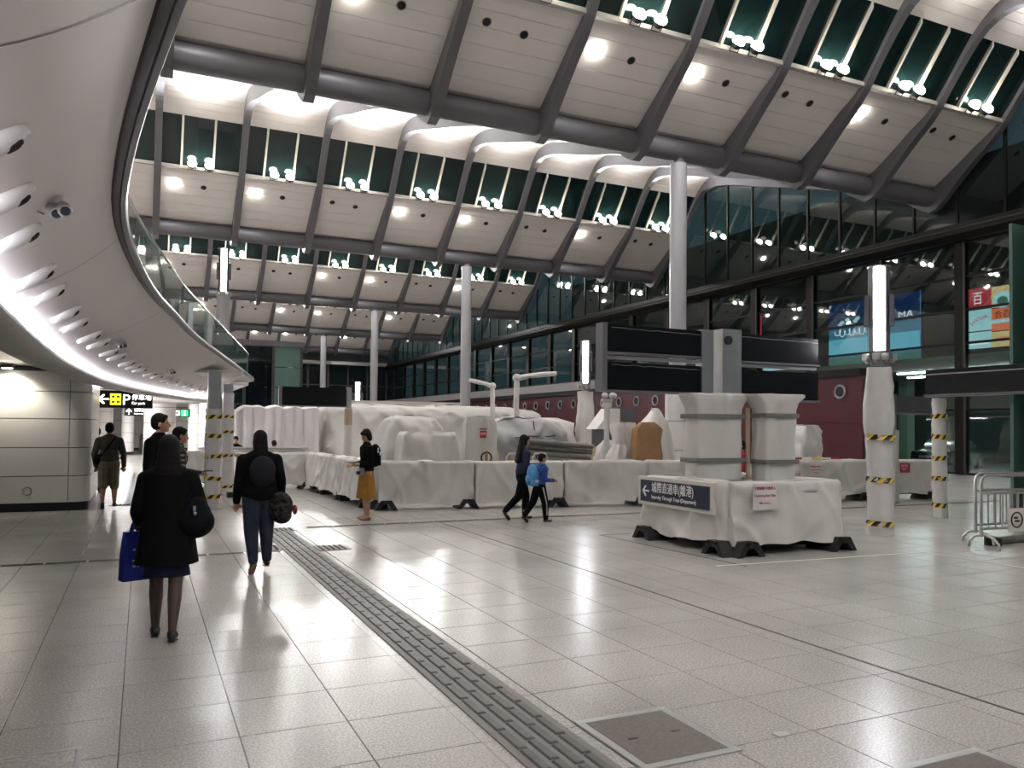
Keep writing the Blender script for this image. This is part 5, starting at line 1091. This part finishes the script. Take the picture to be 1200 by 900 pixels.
    # ---- upper garment
    if top:
        m = MB(); m.sph(waist+V((0, 0, -.02*h)), (.100*h*b, .078*h*b, .10*h)); m.sph(chest, (.104*h*b, .078*h*b, .105*h)); m.sph(shc+V((0, 0, -.022*h)), (.112*h*b, .060*h*b, .046*h)); cap(m, shc, shc+V((0, .004*h, .022*h)), .046*h, .042*h)
        m.sph(pel+up*.035*h, (.108*h*b, .084*h*b, .080*h))
        for s in (-1, 1):
            sh, el, wr, palm = hands[s]; cap(m, shc+V((s*.05*h, 0, -.015*h)), sh, .042*h, .040*h); cap(m, neck+V((s*.014*h, -.004*h, -.004*h)), sh+V((-s*.02*h, 0, .010*h)), .034*h, .034*h); cap(m, sh, el, .041*h*b, .035*h)
            if sleeve > .5: cap(m, el, el.lerp(wr, min(1, sleeve)), .035*h, .028*h)
        fuse(m, 'jacket' if sleeve > .5 else 'shirt', CL[top], t, vox, 4)
    # ---- shoes
    for s in (-1, 1):
        hip, kn, an, toe, fd = [v if k == 4 else v+O for k, v in enumerate(J[s])]
        m = MB(); heel = an+V((0, 0, -.026*h))-fd*.022*h; cap(m, heel, toe, .021*h, .0165*h); m.sph(an+V((0, 0, -.018*h)), .0265*h, 10, 6); m.sph(heel.lerp(toe, .7), (.022*h, .026*h, .017*h), 10, 6)
        so = fuse(m, 'shoe', CL[shoe], t, .009, 2)
        if shoe != 'tan':
            m = MB(); a, b2 = heel-fd*.012*h, toe+fd*.008*h; nrm = V((fd.y, -fd.x, 0)).normalized()*.020*h; upv = nrm.cross(fd).normalized(); upv = upv if upv.z > 0 else -upv
            bot = -upv*.018*h; m.loft([[a-nrm*.8+bot, a+nrm*.8+bot, a+nrm*.8+bot*1.3, a-nrm*.8+bot*1.3], [a.lerp(b2, .6)-nrm*1.1+bot, a.lerp(b2, .6)+nrm*1.1+bot, a.lerp(b2, .6)+nrm*1.1+bot*1.3, a.lerp(b2, .6)-nrm*1.1+bot*1.3], [b2-nrm*.7+bot, b2+nrm*.7+bot, b2+nrm*.7+bot*1.3, b2-nrm*.7+bot*1.3]], True); m.build('sole', CL[solem], so)
    return t, dict(pel=pel, waist=waist, chest=chest, shc=shc, neck=neck, hd=hd, hands=hands, J=J, O=O, h=h)
def world(t, p): return Matrix.Translation(t.location) @ t.rotation_euler.to_matrix().to_4x4() @ V(p)

# 1 woman in long black coat, walking away with blue tote and handbag
A = {-1: (V((-.20, -.14, -1)), V((-.05, .66, -.30))), 1: (V((.36, -.22, -1)), V((-.12, .80, .30)))}
Lg = {-1: (V((0, .18, -1)), V((0, -.02, -1)), 0), 1: (V((-.02, -.16, -1)), V((-.02, -.30, -1)), -.15)}
wb, q = person('woman in a long black coat walking away with blue tote bag', (.20, 7.05, 0), -.12, 1.63, Lg, A, .03, .0, 0, STOCK, 'hair', 'long', 'black', 'black', 'shoe', 1.0, 'none', vox=.011)
m = MB(); rings = []; n = 44; h = q['h']
for k in range(16):
    s_ = k/15; z = lerp(q['shc'].z-.02, .44*1.63*.84, s_); rx = (.118+.030*s_-.012*sin(pi*s_))*h; ry = (.080+.045*s_)*h; cy = lerp(q['shc'].y, .0, s_)-.01
    rings.append([V((rx*cos(2*pi*i/n)*(1+.02*s_*sin(7*2*pi*i/n)), cy+ry*sin(2*pi*i/n)*(1+.03*s_*sin(7*2*pi*i/n)), z)) for i in range(n)])
m.loft(rings, False); m.loft([rings[-1], [V((v.x*.85, v.y*.85, v.z+.01)) for v in rings[-1]]], False); m.build('coat_skirt', CL['black'], wb, smooth=60)
m = MB(); rings = [[V(((.100+.012*k/4)*h*cos(2*pi*i/28), .082*h*sin(2*pi*i/28), lerp(.62, .50, k/4)))for i in range(28)] for k in range(5)]; m.loft(rings, False); m.build('skirt', CL['navyc'], wb, smooth=60)
# her bags
wp = world(wb, q['hands'][-1][3])
tb = thing('tote_bag', 'vivid blue tote bag in the hand of the black-coated woman', 'bag', (wp.x-.0, wp.y, wp.z-.46), .35)
m = MB(); m.loft([[V((-.135, -.055, 0)), V((.135, -.055, 0)), V((.135, .055, 0)), V((-.135, .055, 0))], [V((-.13, -.05, .2)), V((.13, -.05, .2)), V((.13, .05, .2)), V((-.13, .05, .2))], [V((-.115, -.025, .40)), V((.115, -.025, .40)), V((.115, .025, .40)), V((-.115, .025, .40))]], True); m.build('bag_body', CL['bagblue'], tb)
for y in (-.03, .03): m = MB(); m.tube([(-.06, y, .38), (-.045, y*.6, .46), (0, y*.3, .51), (.045, y*.6, .46), (.06, y, .38)], .009, 6); m.build('handle', CL['bagblue'], tb)
m = MB()
for r_ in range(4):
    for c_ in range(5):
        if (r_*3+c_) % 4 != 3: m.box((-.05+c_*.034, -.054+.012*(.15+.045*(3-r_)), .12+.045*(3-r_)), (.022, .004, .014))
m.build('printed_lines', CL['white'], tb)
sh, el, wr, palm = q['hands'][1]; wp = world(wb, el.lerp(wr, .45))
hb = thing('handbag', 'dark navy leather handbag on the arm of the black-coated woman', 'handbag', (wp.x-.04, wp.y-.13, wp.z-.27), .25)
m = MB(); m.sph((0, 0, .13), (.15, .085, .13), 18, 12); m.sph((0, 0, .20), (.12, .065, .11), 14, 8); m.sph((0, 0, .28), (.08, .05, .06), 14, 8); fuse(m, 'bag_body', CL['navybag'], hb, .012, 3)
m = MB(); m.tube([(-.07, 0, .28), (-.05, .02, .34), (0, .04, .41), (.05, .02, .34), (.07, 0, .28)], .011, 7); m.build('handle', CL['navybag'], hb); m = MB(); m.box((-.04, -.072, .25), (.02, .015, .04)); m.sph((-.04, -.085, .21), .016, 8, 6); m.build('charm', K['steel'], hb)

# 2 woman in dark jacket and jeans, walking away
Lg = {-1: (V((-.02, -.12, -1)), V((0, -.38, -1)), -.75), 1: (V((.02, .16, -1)), V((.03, -.04, -1)), 0)}
A = {-1: (V((-.20, -.05, -1)), V((-.02, .28, -.95))), 1: (V((.24, -.08, -1)), V((.05, .3, -.95)))}
wj, q = person('woman in dark hooded jacket and jeans walking away with patterned bag', (1.26, 9.72, 0), .10, 1.59, Lg, A, .02, 0, .05, SKIN, 'hair', 'mid', 'black', 'jeans', 'shoe', 1.0, 'trousers', 1.0, vox=.012, build=1.14, solem='tansole')
m = MB(); m.sph(q['pel']+V((0, 0, .02)), (.215, .165, .13), 16, 10); m.sph(q['waist']+V((0, -.01, -.02)), (.195, .15, .17), 16, 10); fuse(m, 'jacket_hem', CL['black'], wj, .013, 4)
m = MB(); m.sph(q['shc']+V((0, -.085, -.03)), (.13, .06, .10), 14, 8); m.sph(q['shc']+V((0, -.06, .01)), (.10, .06, .05), 12, 8); fuse(m, 'hood', CL['black'], wj, .014, 3)
m = MB(); m.sph(q['chest']+V((0, -.13, -.05)), (.155, .075, .19), 16, 10)
bk = thing('backpack', 'dark slim backpack on the back of the woman in jeans', 'backpack', wj.location, .10); fuse(m, 'pack_body', CL['packdark'], bk, .014, 4)
m = MB(); m.tube([q['shc']+V((-.09, -.05, .015)), q['shc']+V((-.10, .06, -.02)), q['chest']+V((-.11, .10, -.1))], .018, 6); m.tube([q['shc']+V((.09, -.05, .015)), q['shc']+V((.10, .06, -.02)), q['chest']+V((.11, .10, -.1))], .018, 6); m.build('straps', CL['black'], bk)
m = MB(); m.tube([q['neck']+V((.05*cos(2*pi*k/16), .05*sin(2*pi*k/16), .0)) for k in range(16)], .02, 6, closed=True); m.build('collar_scarf', CL['navyc'], wj)
wp = world(wj, q['hands'][1][2])
sb = thing('shoulder_bag', 'dark patterned shoulder bag at the hip of the woman in jeans', 'bag', (wp.x-.02, wp.y-.12, wp.z-.20), .1); m = MB(); m.sph((0, 0, .13), (.15, .10, .17), 14, 10); m.sph((.02, 0, .02), (.12, .08, .10), 12, 8); m.sph((-.04, -.03, .22), (.10, .08, .08), 12, 8); fuse(m, 'bag_body', CL['pattern'], sb, .012, 2)
m = MB(); m.tube([(-.08, 0, .26), (-.05, .05, .36), (.02, .08, .36), (.07, .02, .25)], .012, 6); m.build('strap', CL['black'], sb); m = MB(); m.sph((.17, .0, .08), (.03, .05, .06), 8, 6); m.build('red_tag', CL['red'], sb)

# 3 man with shorts walking into the corridor
Lg = {-1: (V((-.02, .12, -1)), V((0, -.2, -1)), -.5), 1: (V((.04, .10, -1)), V((.02, .02, -1)), 0)}
A = {-1: (V((-.28, -.05, -1)), V((.12, .3, -.9))), 1: (V((.28, -.06, -1)), V((.04, .25, -.95)))}
ms, q = person('man in olive jacket and khaki shorts walking into the corridor', (-.60, 18.0, 0), .03, 1.68, Lg, A, .02, 0, .05, SKIN2, 'hair', 'short', 'olive', 'khaki', 'shoe', 1.0, 'shorts', 1.02, build=1.08)
sb = thing('crossbody_bag', 'black crossbody bag worn by the man in shorts', 'bag', ms.location, .03)
m = MB(); m.sph(q['pel']+V((-.19, -.03, .05)), (.09, .06, .11), 12, 8); m.build('pouch', CL['black'], sb, smooth=True); m = MB(); m.tube([q['shc']+V((.10, .02, .05)), q['shc']+V((.10, -.09, .0)), q['chest']+V((.0, -.155, .0)), q['waist']+V((-.12, -.13, -.02)), q['pel']+V((-.17, -.06, .12))], .016, 6); m.build('strap', CL['black'], sb)

# 4 tall man, 5 young man in plaid, behind the woman
Lg = {-1: (V((0, .2, -1)), V((0, -.05, -1)), 0), 1: (V((0, -.18, -1)), V((0, -.3, -1)), -.3)}
tm_, q = person('tall man in dark jacket looking over behind the black coat', (.20, 11.75, 0), -2.2, 1.84, Lg, None, .02, .5, 0, SKIN, 'hair', 'short', 'black', 'black', 'shoe', 1.0, 'trousers')
A = {-1: (V((-.1, .1, -1)), V((.15, .9, -.1))), 1: (V((.1, .05, -1)), V((-.2, .9, -.05)))}
yp, q = person('young man in plaid shirt holding a phone, seen in profile', (.46, 12.25, 0), -1.45, 1.66, Lg, A, .03, 0, .15, SKIN, 'hair', 'short', 'plaid', 'black', 'shoe', 1.0, 'trousers')
wp = world(yp, q['hands'][1][3]); ph = thing('phone', 'dark phone in the hand of the plaid young man', 'phone', (wp.x+.04, wp.y, wp.z+.02), -1.45); m = MB(); m.cham((0, 0, .008), (.075, .15, .012), .004); m.build('casing', K['black'], ph); m = MB(); m.box((0, 0, .016), (.068, .135, .003)); m.build('screen', K['carglass'], ph)

# 6 woman in mustard skirt reading her phone
Lg = {-1: (V((-.02, .03, -1)), V((0, -.02, -1)), 0), 1: (V((.02, -.05, -1)), V((0, -.04, -1)), 0)}
A = {-1: (V((-.08, .02, -1)), V((.10, 1.0, .0))), 1: (V((.14, -.1, -1)), V((-.15, .85, -.1)))}
wm_, q = person('woman in black top and mustard skirt looking down at her phone', (3.79, 14.55, 0), 1.72, 1.66, Lg, A, .0, .25, .45, SKIN, 'hairb', 'bob', 'black', 'mustard', 'tan', .75, 'skirt', hem=.235)
wp = world(wm_, q['hands'][-1][3]); ph = thing('phone', 'dark phone held by the woman in mustard skirt', 'phone', (wp.x-.05, wp.y, wp.z+.02), 1.72); m = MB(); m.cham((0, 0, .008), (.075, .15, .012), .004); m.build('casing', K['black'], ph); m = MB(); m.box((0, 0, .016), (.068, .135, .003)); m.build('screen', K['carglass'], ph)
bk = thing('backpack', 'black backpack worn by the woman in mustard skirt', 'backpack', wm_.location, 1.72); m = MB(); m.sph(q['chest']+V((0, -.17, -.04)), (.145, .10, .22), 16, 10); m.box(q['chest']+V((0, -.17, -.12)), (.24, .14, .22)); fuse(m, 'pack_body', CL['black'], bk, .013, 4)
m = MB(); m.box(q['chest']+V((-.148, -.16, .06)), (.008, .018, .09)); m.box(q['chest']+V((-.148, -.20, .0)), (.008, .018, .06)); m.build('zip_tags', CL['white'], bk)
cb_ = thing('camera_bag', 'small grey camera hanging at the hip of mustard skirt woman', 'camera', wm_.location, 1.72); m = MB(); c0 = q['pel']+V((-.09, .14, .0)); m.box(c0, (.10, .08, .13)); m.build('camera_body', K['housing'], cb_); m = MB(); m.cyl(c0+V((0, .04, -.02)), .035, .05, 12, 'Y'); m.build('lens_barrel', K['black'], cb_); m = MB(); m.tube([c0+V((-.03, 0, .06)), q['chest']+V((-.06, .11, .02)), q['shc']+V((-.05, .06, .02))], .008, 5); m.build('strap', CL['black'], cb_)

# 7 woman in navy walking right, 8 boy with sky-blue backpack
Lg = {-1: (V((-.02, .30, -1)), V((0, -.05, -1)), 0), 1: (V((.02, -.30, -1)), V((0, -.85, -.8)), -1.0)}
A = {-1: (V((-.1, .15, -1)), V((.1, .9, .1))), 1: (V((.1, -.1, -1)), V((0, .5, -.8)))}
wn, q = person('long-haired woman in navy top walking right with phone', (6.52, 13.55, 0), -1.62, 1.60, Lg, A, .05, 0, .15, SKIN, 'hair', 'long', 'navyc', 'black', 'shoe', 1.0, 'trousers')
wp = world(wn, q['hands'][-1][3]); ph = thing('phone', 'dark phone in the hand of the long-haired navy woman', 'phone', (wp.x+.04, wp.y, wp.z+.02), -1.62); m = MB(); m.cham((0, 0, .008), (.075, .15, .012), .004); m.build('casing', K['black'], ph); m = MB(); m.box((0, 0, .016), (.068, .135, .003)); m.build('screen', K['carglass'], ph)
Lg = {-1: (V((-.02, -.35, -1)), V((0, -.65, -.9)), -.9), 1: (V((.02, .28, -1)), V((0, .05, -1)), 0)}
A = {-1: (V((-.1, -.1, -1)), V((.1, .8, -.1))), 1: (V((.12, .0, -1)), V((-.1, .8, -.05)))}
by, q = person('boy in royal blue top and striped dark trousers walking right', (6.58, 12.95, 0), -1.60, 1.24, Lg, A, .10, 0, .1, SKIN, 'hair', 'short', 'blue', 'black', 'shoe', 1.0, 'trousers', 1.1, vox=.011, build=1.05)
for s in (-1, 1):
    hip, kn, an = [q['J'][s][k]+q['O'] for k in range(3)]; m = MB(); o_ = V((s*.072, 0, 0)); m.tube([hip+o_*1.15, kn+o_*.82, an+o_*.6+V((0, 0, .06))], .012, 6); m.build('side_stripe', CL['white'], by)
bk = thing('school_backpack', 'sky blue school backpack on the walking boy', 'backpack', by.location, -1.60); m = MB(); c0 = q['chest']; m.sph(c0+V((0, -.17, -.06)), (.13, .10, .21), 16, 10); m.box(c0+V((0, -.16, -.12)), (.23, .15, .26)); fuse(m, 'pack_body', CL['sky'], bk, .012, 4)
m = MB(); m.sph(c0+V((0, -.25, -.14)), (.095, .045, .095), 12, 8); m.build('front_pocket', CL['sky'], bk, smooth=True); m = MB(); m.box(c0+V((.125, -.14, -.16)), (.012, .06, .05)); m.build('tag', CL['white'], bk)
for s in (-1, 1): m = MB(); m.tube([c0+V((s*.08, -.08, .13)), c0+V((s*.09, .02, .155)), c0+V((s*.095, .095, .06)), c0+V((s*.10, .06, -.10)), c0+V((s*.09, -.08, -.17))], .018, 6); m.build('strap', CL['sky'], bk)

# 9..12 people partly hidden
person('person in pale jacket half hidden behind the panelled wall corner', (-1.02, 22.4, 0), 0, 1.62, None, None, 0, 0, 0, SKIN, 'hair', 'short', 'beige', 'black', 'shoe', vox=.016)
person('seated person in black behind the far counter', (2.66, 26.2, 0), 2.9, 1.6, {-1: (V((-.1, 1, -.1)), V((0, 0, -1)), 0), 1: (V((.1, 1, -.1)), V((0, 0, -1)), 0)}, None, .05, 0, .3, SKIN, 'hair', 'short', 'black', 'black', 'shoe', vox=.016, seat=.62)
person('seated person whose dark head shows above the far counter', (3.80, 26.0, 0), .3, 1.55, {-1: (V((-.1, 1, -.1)), V((0, 0, -1)), 0), 1: (V((.1, 1, -.1)), V((0, 0, -1)), 0)}, None, .05, 0, .4, SKIN, 'hairb', 'short', 'beige', 'black', 'shoe', vox=.016, seat=.52)
person('person in red jacket behind the island between the wrapped boxes', (11.0, 12.65, 0), 1.2, 1.50, None, None, 0, 0, .1, SKIN, 'hair', 'short', 'red', 'black', 'shoe', vox=.015)
for i, (x, y) in enumerate(((2.66, 26.25), (3.80, 26.05))):
    o = thing('stool', 'plain grey stool under the %s seated person behind the counter' % ('left' if i == 0 else 'right'), 'stool', (x, y, 0)); z = .50 if i == 0 else .40
    m = MB(); m.cyl((0, 0, z-.05), .2, .05, 18); m.build('seat', K['housing'], o); m = MB(); m.cyl((0, 0, 0), .03, z-.05, 10); m.build('stem', K['steel'], o); m = MB(); m.cyl((0, 0, 0), .2, .03, 18); m.build('base', K['steel'], o)
